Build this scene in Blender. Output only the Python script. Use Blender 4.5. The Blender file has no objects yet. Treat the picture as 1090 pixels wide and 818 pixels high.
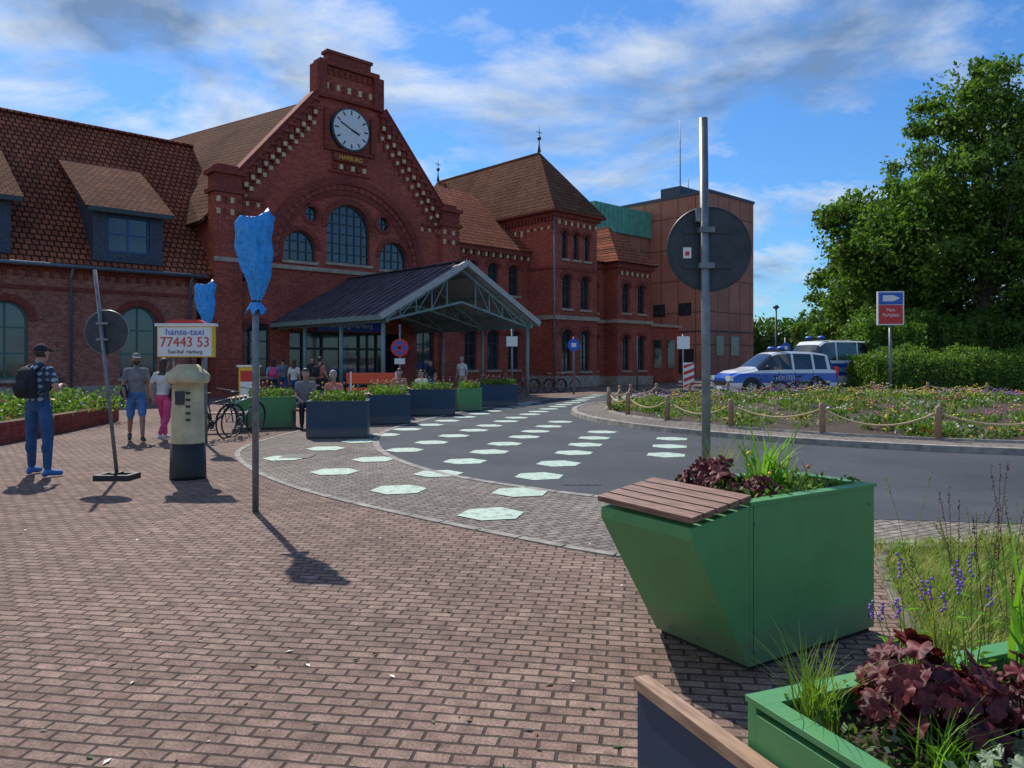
import bpy, math, random
import numpy as np
from mathutils import Vector, Matrix, Quaternion
from mathutils.geometry import tessellate_polygon
R=math.radians
scene=bpy.context.scene
COL=scene.collection
# ------------------------------------------------------------------ materials
def newmat(name):
    m=bpy.data.materials.new(name); m.use_nodes=True
    nt=m.node_tree; nt.nodes.clear()
    o=nt.nodes.new('ShaderNodeOutputMaterial'); b=nt.nodes.new('ShaderNodeBsdfPrincipled')
    nt.links.new(b.outputs[0],o.inputs[0])
    return m,nt,b
def N(nt,t,**k):
    n=nt.nodes.new(t)
    for a,v in k.items():
        if a.startswith('i_'): n.inputs[a[2:].replace('_',' ')].default_value=v
        else: setattr(n,a,v)
    return n
def rgba(c): return (c[0],c[1],c[2],1)
def ramp(nt,fac,stops):
    r=nt.nodes.new('ShaderNodeValToRGB'); e=r.color_ramp.elements
    while len(e)<len(stops): e.new(0.5)
    for i,(p,c) in enumerate(stops):
        e[i].position=p; e[i].color=rgba(c) if hasattr(c,'__len__') else (c,c,c,1)
    nt.links.new(fac,r.inputs[0]); return r
def mixc(nt,fac,a,b,bt='MIX'):
    m=nt.nodes.new('ShaderNodeMix'); m.data_type='RGBA'; m.blend_type=bt
    for s,v in ((m.inputs[0],fac),(m.inputs[6],a),(m.inputs[7],b)):
        if isinstance(v,(int,float)): s.default_value=v
        elif isinstance(v,(tuple,list)): s.default_value=rgba(v)
        else: nt.links.new(v,s)
    return m.outputs[2]
def bump(nt,b,h,s=0.3,d=0.02):
    n=nt.nodes.new('ShaderNodeBump'); n.inputs['Strength'].default_value=s; n.inputs['Distance'].default_value=d
    nt.links.new(h,n.inputs['Height']); nt.links.new(n.outputs[0],b.inputs['Normal'])
def simple(name,c,rough=0.6,var=0.25,scale=6,metal=0.0,bmp=0.1,spec=0.5,det=4,bd=0.01):
    m,nt,b=newmat(name)
    tc=N(nt,'ShaderNodeTexCoord'); nz=N(nt,'ShaderNodeTexNoise'); nz.inputs['Scale'].default_value=scale; nz.inputs['Detail'].default_value=det
    nt.links.new(tc.outputs['Object'],nz.inputs['Vector'])
    lo=tuple(x*(1-var) for x in c); hi=tuple(min(1,x*(1+var)) for x in c)
    r=ramp(nt,nz.outputs['Fac'],[(0.3,lo),(0.7,hi)])
    nt.links.new(r.outputs[0],b.inputs['Base Color'])
    b.inputs['Roughness'].default_value=rough; b.inputs['Metallic'].default_value=metal
    b.inputs['Specular IOR Level'].default_value=spec
    if bmp>0: bump(nt,b,nz.outputs['Fac'],bmp,bd)
    return m
def brickmat(name,c1,c2,mortar,w,h,msize=0.01,mode='wall',rot=0,stain=0.3,bmp=0.4,rough=0.85,off=0.5,stscale=0.35,spec=0.3,specks=False):
    m,nt,b=newmat(name)
    tc=N(nt,'ShaderNodeTexCoord')
    src=tc.outputs['Object']
    if mode=='wall':
        sp=N(nt,'ShaderNodeSeparateXYZ'); nt.links.new(src,sp.inputs[0])
        ad=N(nt,'ShaderNodeMath',operation='ADD'); nt.links.new(sp.outputs[0],ad.inputs[0]); nt.links.new(sp.outputs[1],ad.inputs[1])
        cb=N(nt,'ShaderNodeCombineXYZ'); nt.links.new(ad.outputs[0],cb.inputs[0]); nt.links.new(sp.outputs[2],cb.inputs[1])
        vec=cb.outputs[0]
    elif mode=='roof':
        sp=N(nt,'ShaderNodeSeparateXYZ'); nt.links.new(src,sp.inputs[0])
        cb=N(nt,'ShaderNodeCombineXYZ'); nt.links.new(sp.outputs[0],cb.inputs[0]); nt.links.new(sp.outputs[2],cb.inputs[1])
        vec=cb.outputs[0]
    else:
        mp=N(nt,'ShaderNodeMapping'); mp.inputs['Rotation'].default_value=(0,0,rot); nt.links.new(src,mp.inputs[0]); vec=mp.outputs[0]
        nz0=N(nt,'ShaderNodeTexNoise'); nz0.inputs['Scale'].default_value=0.6; nt.links.new(src,nz0.inputs['Vector'])
        vm=N(nt,'ShaderNodeVectorMath',operation='SCALE'); vm.inputs['Scale'].default_value=0.08; nt.links.new(nz0.outputs['Color'],vm.inputs[0])
        va=N(nt,'ShaderNodeVectorMath',operation='ADD'); nt.links.new(vec,va.inputs[0]); nt.links.new(vm.outputs[0],va.inputs[1]); vec=va.outputs[0]
        nz1=N(nt,'ShaderNodeTexNoise'); nz1.inputs['Scale'].default_value=9; nt.links.new(src,nz1.inputs['Vector'])
        vm=N(nt,'ShaderNodeVectorMath',operation='SCALE'); vm.inputs['Scale'].default_value=0.014; nt.links.new(nz1.outputs['Color'],vm.inputs[0])
        va=N(nt,'ShaderNodeVectorMath',operation='ADD'); nt.links.new(vec,va.inputs[0]); nt.links.new(vm.outputs[0],va.inputs[1]); vec=va.outputs[0]
    br=N(nt,'ShaderNodeTexBrick'); br.offset=off
    br.inputs['Scale'].default_value=1; br.inputs['Brick Width'].default_value=w; br.inputs['Row Height'].default_value=h
    br.inputs['Mortar Size'].default_value=msize; br.inputs['Mortar Smooth'].default_value=0.3
    br.inputs['Color1'].default_value=rgba(c1); br.inputs['Color2'].default_value=rgba(c2); br.inputs['Mortar'].default_value=rgba(mortar)
    nt.links.new(vec,br.inputs['Vector'])
    nz=N(nt,'ShaderNodeTexNoise'); nz.inputs['Scale'].default_value=stscale; nz.inputs['Detail'].default_value=7; nz.inputs['Roughness'].default_value=0.65
    nt.links.new(src,nz.inputs['Vector'])
    r=ramp(nt,nz.outputs['Fac'],[(0.3,1-stain),(0.7,1+stain*0.6)])
    col=mixc(nt,1.0,br.outputs['Color'],r.outputs[0],'MULTIPLY')
    n2=N(nt,'ShaderNodeTexNoise'); n2.inputs['Scale'].default_value=9; n2.inputs['Detail'].default_value=6; nt.links.new(src,n2.inputs['Vector'])
    r2=ramp(nt,n2.outputs['Fac'],[(0.3,0.70),(0.7,1.27)])
    col=mixc(nt,1.0,col,r2.outputs[0],'MULTIPLY')
    if specks:
        n3=N(nt,'ShaderNodeTexNoise'); n3.inputs['Scale'].default_value=70; n3.inputs['Detail'].default_value=4; n3.inputs['Roughness'].default_value=.7; nt.links.new(src,n3.inputs['Vector'])
        r3=ramp(nt,n3.outputs['Fac'],[(0.32,0.55),(0.5,1.0),(0.7,1.5)])
        col=mixc(nt,1.0,col,r3.outputs[0],'MULTIPLY')
        n4=N(nt,'ShaderNodeTexVoronoi'); n4.inputs['Scale'].default_value=1.9; nt.links.new(src,n4.inputs['Vector'])
        r4=ramp(nt,n4.outputs['Distance'],[(0.03,0.55),(0.06,1.0)])
        col=mixc(nt,1.0,col,r4.outputs[0],'MULTIPLY')
    nt.links.new(col,b.inputs['Base Color'])
    b.inputs['Roughness'].default_value=rough; b.inputs['Specular IOR Level'].default_value=spec
    inv=N(nt,'ShaderNodeMath',operation='SUBTRACT'); inv.inputs[0].default_value=1; nt.links.new(br.outputs['Fac'],inv.inputs[1])
    ad2=N(nt,'ShaderNodeMath',operation='MULTIPLY_ADD'); ad2.inputs[1].default_value=0.4; nt.links.new(n2.outputs['Fac'],ad2.inputs[0]); nt.links.new(inv.outputs[0],ad2.inputs[2])
    bump(nt,b,ad2.outputs[0],bmp,0.012)
    return m
def leafmat(name,c1,c2,scale=0.7,trans=0.35):
    m,nt,b=newmat(name)
    tc=N(nt,'ShaderNodeTexCoord'); nz=N(nt,'ShaderNodeTexNoise'); nz.inputs['Scale'].default_value=scale; nz.inputs['Detail'].default_value=6; nz.inputs['Roughness'].default_value=0.75
    nt.links.new(tc.outputs['Object'],nz.inputs['Vector'])
    r=ramp(nt,nz.outputs['Fac'],[(0.35,c1),(0.65,c2)])
    nt.links.new(r.outputs[0],b.inputs['Base Color']); b.inputs['Roughness'].default_value=0.55; b.inputs['Specular IOR Level'].default_value=0.3
    t=N(nt,'ShaderNodeBsdfTranslucent'); tcc=mixc(nt,1.0,r.outputs[0],(1.3,1.5,0.6),'MULTIPLY'); nt.links.new(tcc,t.inputs[0])
    mx=N(nt,'ShaderNodeMixShader'); mx.inputs[0].default_value=trans
    nt.links.new(b.outputs[0],mx.inputs[1]); nt.links.new(t.outputs[0],mx.inputs[2])
    o=[n for n in nt.nodes if n.type=='OUTPUT_MATERIAL'][0]; nt.links.new(mx.outputs[0],o.inputs[0])
    return m

BRICK=brickmat('station_brick',(0.55,0.105,0.062),(0.37,0.065,0.043),(0.27,0.12,0.09),0.25,0.083,0.010,stain=0.32)
BRICKW=brickmat('wing_brick',(0.52,0.155,0.09),(0.34,0.09,0.058),(0.32,0.21,0.17),0.25,0.083,0.013,stain=0.32)
BRICKD=brickmat('trim_brick',(0.37,0.068,0.045),(0.27,0.048,0.036),(0.13,0.06,0.045),0.25,0.083,0.01,stain=0.25)
TILE=brickmat('roof_tile',(0.42,0.125,0.06),(0.28,0.08,0.045),(0.05,0.02,0.015),0.26,0.25,0.035,mode='roof',stain=0.38,bmp=0.9,rough=0.9,spec=.08)
TILEB=brickmat('roof_tile_brown',(0.25,0.11,0.062),(0.17,0.075,0.046),(0.045,0.022,0.016),0.24,0.25,0.03,stain=0.38,bmp=0.9,rough=0.95,spec=.05)
TILED=brickmat('dormer_tile',(0.24,0.095,0.055),(0.15,0.062,0.04),(0.03,0.015,0.012),0.26,0.13,0.02,mode='roof',stain=0.38,bmp=0.9,rough=0.95,spec=.05)
PANEL=brickmat('concrete_panel',(0.44,0.185,0.125),(0.39,0.165,0.11),(0.14,0.07,0.05),2.1,3.3,0.06,stain=0.2,off=0.0,bmp=0.2)
PLAZA=brickmat('plaza_brick',(0.285,0.195,0.155),(0.20,0.130,0.105),(0.068,0.052,0.043),0.165,0.080,0.009,mode='floor',rot=R(9),stain=0.3,bmp=0.8,rough=.9,spec=.2,specks=True,stscale=.5)
PAVER=brickmat('paver_brick',(0.27,0.235,0.205),(0.185,0.16,0.14),(0.075,0.062,0.053),0.18,0.09,0.010,mode='floor',rot=R(-30),stain=0.3,bmp=0.6,rough=.9,spec=.2,specks=True)
STONE=simple('sandstone',(0.42,0.32,0.24),0.8,0.25,4,bmp=0.3)
CREAM=simple('cream_brick',(0.70,0.53,0.30),0.8,0.2,6)
KERB=simple('kerb_stone',(0.27,0.25,0.22),0.9,0.4,5,bmp=0.4,det=8)
KERBD=simple('weathered_edging',(0.17,0.15,0.12),0.95,0.5,7,bmp=0.5,det=8)
def asphalt():
    m,nt,b=newmat('asphalt'); tc=N(nt,'ShaderNodeTexCoord')
    n1=N(nt,'ShaderNodeTexNoise'); n1.inputs['Scale'].default_value=120; n1.inputs['Detail'].default_value=3
    n2=N(nt,'ShaderNodeTexNoise'); n2.inputs['Scale'].default_value=0.35; n2.inputs['Detail'].default_value=8; n2.inputs['Roughness'].default_value=0.7
    for n in (n1,n2): nt.links.new(tc.outputs['Object'],n.inputs['Vector'])
    r1=ramp(nt,n1.outputs['Fac'],[(0.3,0.6),(0.75,1.5)]); r2=ramp(nt,n2.outputs['Fac'],[(0.3,(0.042,0.048,0.058)),(0.7,(0.082,0.09,0.104))])
    nt.links.new(mixc(nt,1.0,r2.outputs[0],r1.outputs[0],'MULTIPLY'),b.inputs['Base Color'])
    b.inputs['Roughness'].default_value=0.88; b.inputs['Specular IOR Level'].default_value=.22; bump(nt,b,n1.outputs['Fac'],0.4,0.005); return m
ASPH=asphalt()
def paintmark():
    m,nt,b=newmat('road_paint_mint'); tc=N(nt,'ShaderNodeTexCoord')
    n1=N(nt,'ShaderNodeTexNoise'); n1.inputs['Scale'].default_value=10; n1.inputs['Detail'].default_value=9; n1.inputs['Roughness'].default_value=0.8
    nt.links.new(tc.outputs['Object'],n1.inputs['Vector'])
    r=ramp(nt,n1.outputs['Fac'],[(0.38,(0.18,0.21,0.18)),(0.48,(0.40,0.52,0.43)),(0.7,(0.50,0.62,0.53))])
    nt.links.new(r.outputs[0],b.inputs['Base Color']); b.inputs['Roughness'].default_value=0.75; bump(nt,b,n1.outputs['Fac'],0.3,0.004); return m
PMARK=paintmark()
GLASS=simple('window_glass',(0.02,0.03,0.04),0.06,0.4,2,bmp=0.04,spec=1.0)
WFRAME=simple('window_frame',(0.06,0.16,0.14),0.5,0.1)
WFRAMEB=simple('window_frame_dark',(0.04,0.055,0.06),0.5,0.1)
SLATE=simple('dormer_slate',(0.045,0.06,0.085),0.6,0.3,9)
ZINC=simple('standing_seam_metal',(0.10,0.082,0.098),0.65,0.3,1.5,metal=0.0,spec=.12,det=8)
STEELG=simple('canopy_steel',(0.20,0.28,0.26),0.5,0.15)
SOFFIT=simple('canopy_soffit',(0.42,0.46,0.46),0.6,0.15,2)
FLASH=simple('metal_flashing',(0.42,0.41,0.39),0.5,0.15)
COPPER=simple('copper_green',(0.12,0.36,0.27),0.6,0.2,1.5)
GALV=simple('galvanised_steel',(0.19,0.21,0.23),0.45,0.25,12,metal=0.5)
SIGNBACK=simple('sign_back',(0.04,0.047,0.055),0.5,0.25,8,metal=0.2,det=8)
WHITE=simple('white_paint',(0.75,0.75,0.73),0.4,0.05)
BLACK=simple('black_rubber',(0.02,0.02,0.02),0.6,0.2)
RED=simple('red_paint',(0.60,0.03,0.025),0.4,0.08)
BLUE=simple('sign_blue',(0.02,0.11,0.50),0.4,0.08)
YELLOW=simple('yellow_paint',(0.80,0.53,0.03),0.5,0.08)
ORANGE=simple('orange_sheet',(0.75,0.10,0.03),0.5,0.1)
def planterpaint(name,c):
    m,nt,b=newmat(name); tc=N(nt,'ShaderNodeTexCoord'); sp=N(nt,'ShaderNodeSeparateXYZ'); nt.links.new(tc.outputs['Object'],sp.inputs[0])
    n1=N(nt,'ShaderNodeTexNoise'); n1.inputs['Scale'].default_value=2.2; n1.inputs['Detail'].default_value=9; n1.inputs['Roughness'].default_value=.7
    n2=N(nt,'ShaderNodeTexNoise'); n2.inputs['Scale'].default_value=30; n2.inputs['Detail'].default_value=5
    for n in(n1,n2): nt.links.new(tc.outputs['Object'],n.inputs['Vector'])
    r=ramp(nt,n1.outputs['Fac'],[(.3,tuple(x*.82 for x in c)),(.7,tuple(x*1.15 for x in c))])
    # dusty splash zone near the ground
    ad=N(nt,'ShaderNodeMath',operation='MULTIPLY_ADD'); ad.inputs[1].default_value=-.30; nt.links.new(n2.outputs['Fac'],ad.inputs[0]); nt.links.new(sp.outputs[2],ad.inputs[2])
    d=ramp(nt,ad.outputs[0],[(-.0,.45),(.10,.0)])
    nt.links.new(mixc(nt,d.outputs[0],r.outputs[0],(.20,.17,.13)),b.inputs['Base Color'])
    rr=ramp(nt,n1.outputs['Fac'],[(.3,.38),(.7,.55)]); nt.links.new(rr.outputs[0],b.inputs['Roughness']); b.inputs['Specular IOR Level'].default_value=.4
    bump(nt,b,n1.outputs['Fac'],.06,.02); return m
GREENP=planterpaint('green_planter_paint',(0.095,0.29,0.105))
NAVY=planterpaint('navy_planter_paint',(0.022,0.05,0.095))
SOIL=simple('soil',(0.055,0.036,0.025),0.95,0.5,14,bmp=1.0)
def woodmat(nm='bench_wood',c1=(0.11,0.05,0.033),c2=(0.31,0.165,0.115)):
    m,nt,b=newmat(nm); tc=N(nt,'ShaderNodeTexCoord'); mp=N(nt,'ShaderNodeMapping'); mp.inputs['Scale'].default_value=(22,3,22)
    n1=N(nt,'ShaderNodeTexNoise'); n1.inputs['Scale'].default_value=2.5; n1.inputs['Detail'].default_value=8
    nt.links.new(tc.outputs['Object'],mp.inputs[0]); nt.links.new(mp.outputs[0],n1.inputs['Vector'])
    r=ramp(nt,n1.outputs['Fac'],[(0.3,c1),(0.7,c2)])
    nt.links.new(r.outputs[0],b.inputs['Base Color']); b.inputs['Roughness'].default_value=0.65; bump(nt,b,n1.outputs['Fac'],0.3,0.004); return m
WOOD=woodmat()
def woodl():
    m,nt,b=newmat('light_wood'); tc=N(nt,'ShaderNodeTexCoord'); mp=N(nt,'ShaderNodeMapping'); mp.inputs['Scale'].default_value=(3,26,26)
    n1=N(nt,'ShaderNodeTexNoise'); n1.inputs['Scale'].default_value=2.2; n1.inputs['Detail'].default_value=8
    nt.links.new(tc.outputs['Object'],mp.inputs[0]); nt.links.new(mp.outputs[0],n1.inputs['Vector'])
    r=ramp(nt,n1.outputs['Fac'],[(0.3,(.23,.13,.08)),(0.7,(.44,.28,.18))])
    nt.links.new(r.outputs[0],b.inputs['Base Color']); b.inputs['Roughness'].default_value=0.7; bump(nt,b,n1.outputs['Fac'],0.3,0.004); return m
WOODL=woodl()
ROPE=simple('rope',(0.50,0.38,0.22),0.9,0.3,40)
BAG=simple('blue_plastic',(0.02,0.30,0.75),0.33,0.22,22,bmp=1.0,det=3,bd=.03)
CREAMP=simple('pillar_cream',(0.52,0.45,0.28),0.7,0.25,5,bmp=0.15,det=8)
LEAF=leafmat('leaf_green',(0.045,0.11,0.016),(0.15,0.25,0.04),0.5,.4)
LEAFD=leafmat('leaf_dark',(0.03,0.07,0.016),(0.08,0.15,0.035),0.5,0.3)
LEAFY=leafmat('leaf_light',(0.11,0.20,0.025),(0.24,0.34,0.06),1.2)
GRASSM=leafmat('grass_blade',(0.18,0.20,0.045),(0.46,0.41,0.15),1.5)
GRASSG=simple('lawn_ground',(0.19,0.17,0.07),0.95,0.5,6,bmp=0.8,det=8)
PURP=leafmat('heuchera_leaf',(0.035,0.006,0.012),(0.19,0.03,0.035),14,0.15)
SILV=leafmat('silver_leaf',(0.16,0.22,0.14),(0.34,0.40,0.28),9,0.15)
STRAP=leafmat('strap_leaf',(0.10,0.24,0.02),(0.26,0.44,0.06),5,0.4)
FLW=simple('flower_yellow',(0.75,0.55,0.05),0.6,0.2); FLP=simple('flower_violet',(0.22,0.10,0.45),0.6,0.2); FLR=simple('flower_white',(0.7,0.68,0.6),0.6,0.1); FLO=simple('flower_orange',(0.7,0.2,0.05),0.6,0.2); FLK=simple('flower_pink',(0.65,0.15,0.28),0.6,0.2)
BARK=simple('bark',(0.09,0.07,0.05),0.95,0.4,8,bmp=0.8)
# ------------------------------------------------------------------ mesh builder
class MB:
    def __init__(s): s.v=[];s.f=[];s.mi=[];s.mats=[];s.sm=[]; s.M=Matrix()
    def m(s,mat):
        if mat not in s.mats: s.mats.append(mat)
        return s.mats.index(mat)
    def add(s,vs,fs,mat,smooth=False):
        o=len(s.v)
        s.v.extend([tuple(s.M@Vector(p)) for p in vs])
        k=s.m(mat)
        for f in fs: s.f.append(tuple(i+o for i in f)); s.mi.append(k); s.sm.append(smooth)
    def bx(s,x0,x1,y0,y1,z0,z1,mat):
        s.add([(x0,y0,z0),(x1,y0,z0),(x1,y1,z0),(x0,y1,z0),(x0,y0,z1),(x1,y0,z1),(x1,y1,z1),(x0,y1,z1)],
              [(0,3,2,1),(4,5,6,7),(0,1,5,4),(1,2,6,5),(2,3,7,6),(3,0,4,7)],mat)
    def obox(s,c,ax,ay,az,mat):
        c=Vector(c);ax=Vector(ax);ay=Vector(ay);az=Vector(az)
        p=[c+i*ax+j*ay+k*az for k in(-1,1) for j in(-1,1) for i in(-1,1)]
        s.add(p,[(0,2,3,1),(4,5,7,6),(0,1,5,4),(1,3,7,5),(3,2,6,7),(2,0,4,6)],mat)
    def beam(s,a,b,w,h,mat,up=(0,0,1)):
        a=Vector(a);b=Vector(b);d=b-a; L=d.length
        if L<1e-6:return
        d/=L; up=Vector(up)
        if abs(d.dot(up))>0.98: up=Vector((0,1,0))
        sd=d.cross(up).normalized(); u=sd.cross(d)
        s.obox((a+b)/2,d*L/2,sd*w/2,u*h/2,mat)
    def tube(s,pts,rs,mat,n=8,caps=True,smooth=True,side=None):
        pts=[Vector(p) for p in pts]
        if not hasattr(rs,'__len__'): rs=[rs]*len(pts)
        vs=[];fs=[]
        prev=None
        for i,p in enumerate(pts):
            d=(pts[min(i+1,len(pts)-1)]-pts[max(i-1,0)])
            d=d.normalized() if d.length>1e-9 else Vector((0,0,1))
            if side is not None: a=Vector(side); a=(a-d*a.dot(d)).normalized()
            elif prev is None:
                a=Vector((1,0,0)) if abs(d.x)<0.9 else Vector((0,1,0)); a=(a-d*a.dot(d)).normalized()
            else: a=(prev-d*prev.dot(d)).normalized()
            prev=a; b=d.cross(a)
            r=rs[i]; rx,ry=(r if hasattr(r,'__len__') else (r,r))
            for k in range(n):
                t=2*math.pi*k/n; vs.append(p+a*(rx*math.cos(t))+b*(ry*math.sin(t)))
        for i in range(len(pts)-1):
            for k in range(n):
                k2=(k+1)%n; fs.append((i*n+k,i*n+k2,(i+1)*n+k2,(i+1)*n+k))
        if caps: fs.append(tuple(reversed(range(n)))); fs.append(tuple(range((len(pts)-1)*n,len(pts)*n)))
        s.add(vs,fs,mat,smooth)
    def ell(s,c,r,mat,nu=12,nv=8,rot=None):
        c=Vector(c); vs=[];fs=[]
        if not hasattr(r,'__len__'): r=(r,r,r)
        for j in range(1,nv):
            t=math.pi*j/nv
            for i in range(nu):
                a=2*math.pi*i/nu; p=Vector((r[0]*math.sin(t)*math.cos(a),r[1]*math.sin(t)*math.sin(a),r[2]*math.cos(t)))
                if rot: p=rot@p
                vs.append(c+p)
        tp=Vector((0,0,r[2]));bt=Vector((0,0,-r[2]))
        if rot: tp=rot@tp;bt=rot@bt
        vs.append(c+tp);vs.append(c+bt);T=len(vs)-2;B=len(vs)-1
        for j in range(nv-2):
            for i in range(nu):
                i2=(i+1)%nu; fs.append((j*nu+i,(j+1)*nu+i,(j+1)*nu+i2,j*nu+i2))
        for i in range(nu):
            i2=(i+1)%nu; fs.append((T,i,i2)); fs.append((B,(nv-2)*nu+i2,(nv-2)*nu+i))
        s.add(vs,fs,mat,True)
    def prism(s,pts,fn,d0,d1,mat):
        n=len(pts); vs=[fn(x,y,d0) for x,y in pts]+[fn(x,y,d1) for x,y in pts]
        s.add(vs,[tuple(range(n)),tuple(reversed(range(n,2*n)))]+[(i,(i+1)%n,(i+1)%n+n,i+n) for i in range(n)],mat)
    def disc(s,c,r,nrm,mat,n=32,th=0.0):
        c=Vector(c);nrm=Vector(nrm).normalized(); s.tube([c,c+nrm*max(th,0.002)],[r,r],mat,n=n,smooth=False)
    def build(s,name,parent=None,loc=(0,0,0),rotz=0.0,bevel=0):
        me=bpy.data.meshes.new(name); me.from_pydata(s.v,[],s.f)
        for mt in s.mats: me.materials.append(mt)
        me.polygons.foreach_set('material_index',s.mi); me.polygons.foreach_set('use_smooth',s.sm); me.update()
        o=bpy.data.objects.new(name,me); COL.objects.link(o)
        o.location=loc; o.rotation_euler=(0,0,rotz)
        if parent: o.parent=parent
        if bevel:
            bm=o.modifiers.new('bevel','BEVEL'); bm.width=bevel; bm.segments=2; bm.limit_method='ANGLE'; bm.angle_limit=R(40)
        return o
def empty(name,loc=(0,0,0),rotz=0.0):
    e=bpy.data.objects.new(name,None); COL.objects.link(e); e.location=loc; e.rotation_euler=(0,0,rotz); return e
def text(body,size,loc,rot,mat,parent,name='lettering',ext=0.003,sx=1.0):
    c=bpy.data.curves.new(name,'FONT'); c.body=body; c.size=size; c.align_x='CENTER'; c.align_y='CENTER'; c.extrude=ext
    c.materials.append(mat); o=bpy.data.objects.new(name,c); COL.objects.link(o); o.location=loc; o.rotation_euler=rot; o.scale=(sx,1,1)
    if parent: o.parent=parent
    return o
def catmull(P,k=6,closed=False):
    P=[Vector(p) for p in P]; out=[]; n=len(P)
    for i in range(n-1):
        p0=P[max(i-1,0)];p1=P[i];p2=P[i+1];p3=P[min(i+2,n-1)]
        for j in range(k):
            t=j/k; out.append(0.5*((2*p1)+(p2-p0)*t+(2*p0-5*p1+4*p2-p3)*t*t+(-p0+3*p1-3*p2+p3)*t**3))
    out.append(P[-1]); return out
def sheet(name,outer,z,mat,holes=(),parent=None):
    loops=[[Vector((p[0],p[1],z)) for p in outer]]+[[Vector((p[0],p[1],z)) for p in h] for h in holes]
    tris=tessellate_polygon(loops); vs=[v for l in loops for v in l]
    mb=MB(); 
    fs=[]
    for t in tris:
        a,b,c=[vs[i] for i in t]
        fs.append(t if (b-a).cross(c-a).z>0 else (t[0],t[2],t[1]))
    mb.add(vs,fs,mat); return mb.build(name,parent)
# ------------------------------------------------------------------ ground
sheet('plaza_ground',[(-400,-60),(400,-60),(400,600),(-400,600)],0,PLAZA)
edge=catmull([(3.66,7.6),(1.3,8.7),(0.18,9.5),(-1,10.7),(-1.95,12.4),(-2.6,14.4),(-2.9,17),(-2.5,20),(-1.2,25),(0.8,30),(4.3,36.6),(12,46),(28,60)],6)
sheet('road',[(60,7.0),(60,62),(40,66)]+[(p.x,p.y) for p in reversed(edge)]+[(5.07,7.35),(12,7.0)],0.008,ASPH)
pz=catmull([(-4.6,20),(-5.0,16),(-4.9,13.5),(-4.0,11.4),(-2.8,9.6),(-1.5,8.2),(0.13,6.75),(1.08,6.1),(2.2,6.1),(3.2,6.6),(8,6.75),(14,6.75)],6)
sheet('paved_strip',[(p.x,p.y) for p in pz]+[(14,9),(2,14),(0,30),(-1.0,30),(-2.5,25)],0.004,PAVER)
def strip(name,pts,w,z0,z1,mat,seg=None):
    mb=MB(); P=[Vector((p[0],p[1],0)) for p in pts]; L=[];Rr=[]
    for i,p in enumerate(P):
        d=(P[min(i+1,len(P)-1)]-P[max(i-1,0)]).normalized(); n=Vector((-d.y,d.x,0)); L.append(p+n*w/2); Rr.append(p-n*w/2)
    for i in range(len(P)-1):
        a,b,c,d=L[i],L[i+1],Rr[i+1],Rr[i]
        g=0.012
        dd=(b-a).normalized()*g
        vs=[(q.x,q.y,z) for z in(z0,z1) for q in (a+dd,b-dd,c-dd,d+dd)]
        mb.add(vs,[(0,1,2,3),(7,6,5,4),(0,4,5,1),(1,5,6,2),(2,6,7,3),(3,7,4,0)],mat)
    return mb.build(name)
def resample(P,step):
    P=[Vector((p[0],p[1],0)) for p in P]; out=[P[0].copy()]; acc=0
    for i in range(len(P)-1):
        a,b=P[i],P[i+1]; L=(b-a).length; t=step-acc
        while t<L: out.append(a+(b-a)*(t/L)); t+=step
        acc=(acc+L)%step
    return out
strip('flush_kerb',resample(pz,0.5),0.09,-0.05,0.012,KERB)
strip('road_edge_stones',resample(edge,0.5),0.12,-0.05,0.013,KERB)
dc=MB()
for (x,y) in((-3.6,12.6),(0.9,9.9)):
    dc.bx(x-.25,x+.25,y-.25,y+.25,-.02,.0145,SIGNBACK)
    for k in range(5): dc.bx(x-.2+k*.09,x-.16+k*.09,y-.2,y+.2,.015,.017,BLACK)
dc.build('drain_cover')
# fallen leaves and litter scattered on the paving
lt=MB(); pr=random.Random(77)
DRYL=simple('dry_leaf',(0.22,0.13,0.05),.9,.4,20)
for i in range(260):
    y=2.6+pr.random()**1.5*10; x=pr.uniform(-.72,.35)*y
    a=pr.uniform(0,6.28); r=pr.uniform(.006,.02); h_=pr.uniform(.004,.014)
    lt.add([(x+r*1.6*math.cos(a),y+r*1.6*math.sin(a),.004),(x-r*.6*math.sin(a),y+r*.6*math.cos(a),h_),(x-r*1.3*math.cos(a),y-r*1.3*math.sin(a),.005),(x+r*.6*math.sin(a),y-r*.6*math.cos(a),.007)],[(0,1,2,3)],pr.choice([DRYL,DRYL,DRYL,BLACK,FLR,LEAFD]))
lt.build('fallen_leaves')
hexm=MB(); random.seed(3)
lb=[(7.4,-0.9),(9.3,-2.3),(10.4,-3.4),(12,-4.3),(14.2,-4.2),(17,-3.2),(20,-2.6),(25,-1.3),(30,1.0),(36,4.2)]
def interp(T,y):
    if y<=T[0][0]: return T[0][1]
    for (a,b),(c,d) in zip(T,T[1:]):
        if y<=c: return b+(d-b)*(y-a)/(c-a)
    return T[-1][1]
IC=Vector((12.2,22.5,0)); IR=10.4
rb=[(7.5,0.1),(9,0.5),(10.3,0.8),(12,2.8),(13.3,3.6),(20,4),(36,8)]
for i in range(-9,14):
    for j in range(-2,24):
        x=0.09+1.5*i+0.33*j; y=9.14-0.22*i+1.3*j
        if j>6: x+= (j-6)*0.03
        if y<7.5 or y>36: continue
        if x<interp(lb,y)or x>interp(rb,y): continue
        if math.hypot(x-IC.x,y-IC.y)<IR+0.45: continue
        a0=0.25+random.uniform(-.06,.06); r=0.36; x+=random.uniform(-.05,.05); y+=random.uniform(-.05,.05)
        hexm.add([(x+r*math.cos(a0+k*math.pi/3)*random.uniform(.96,1.03),y+r*math.sin(a0+k*math.pi/3)*random.uniform(.96,1.03),0.0125) for k in range(6)],[tuple(range(6))],PMARK)
hexm.build('road_marking')
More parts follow.
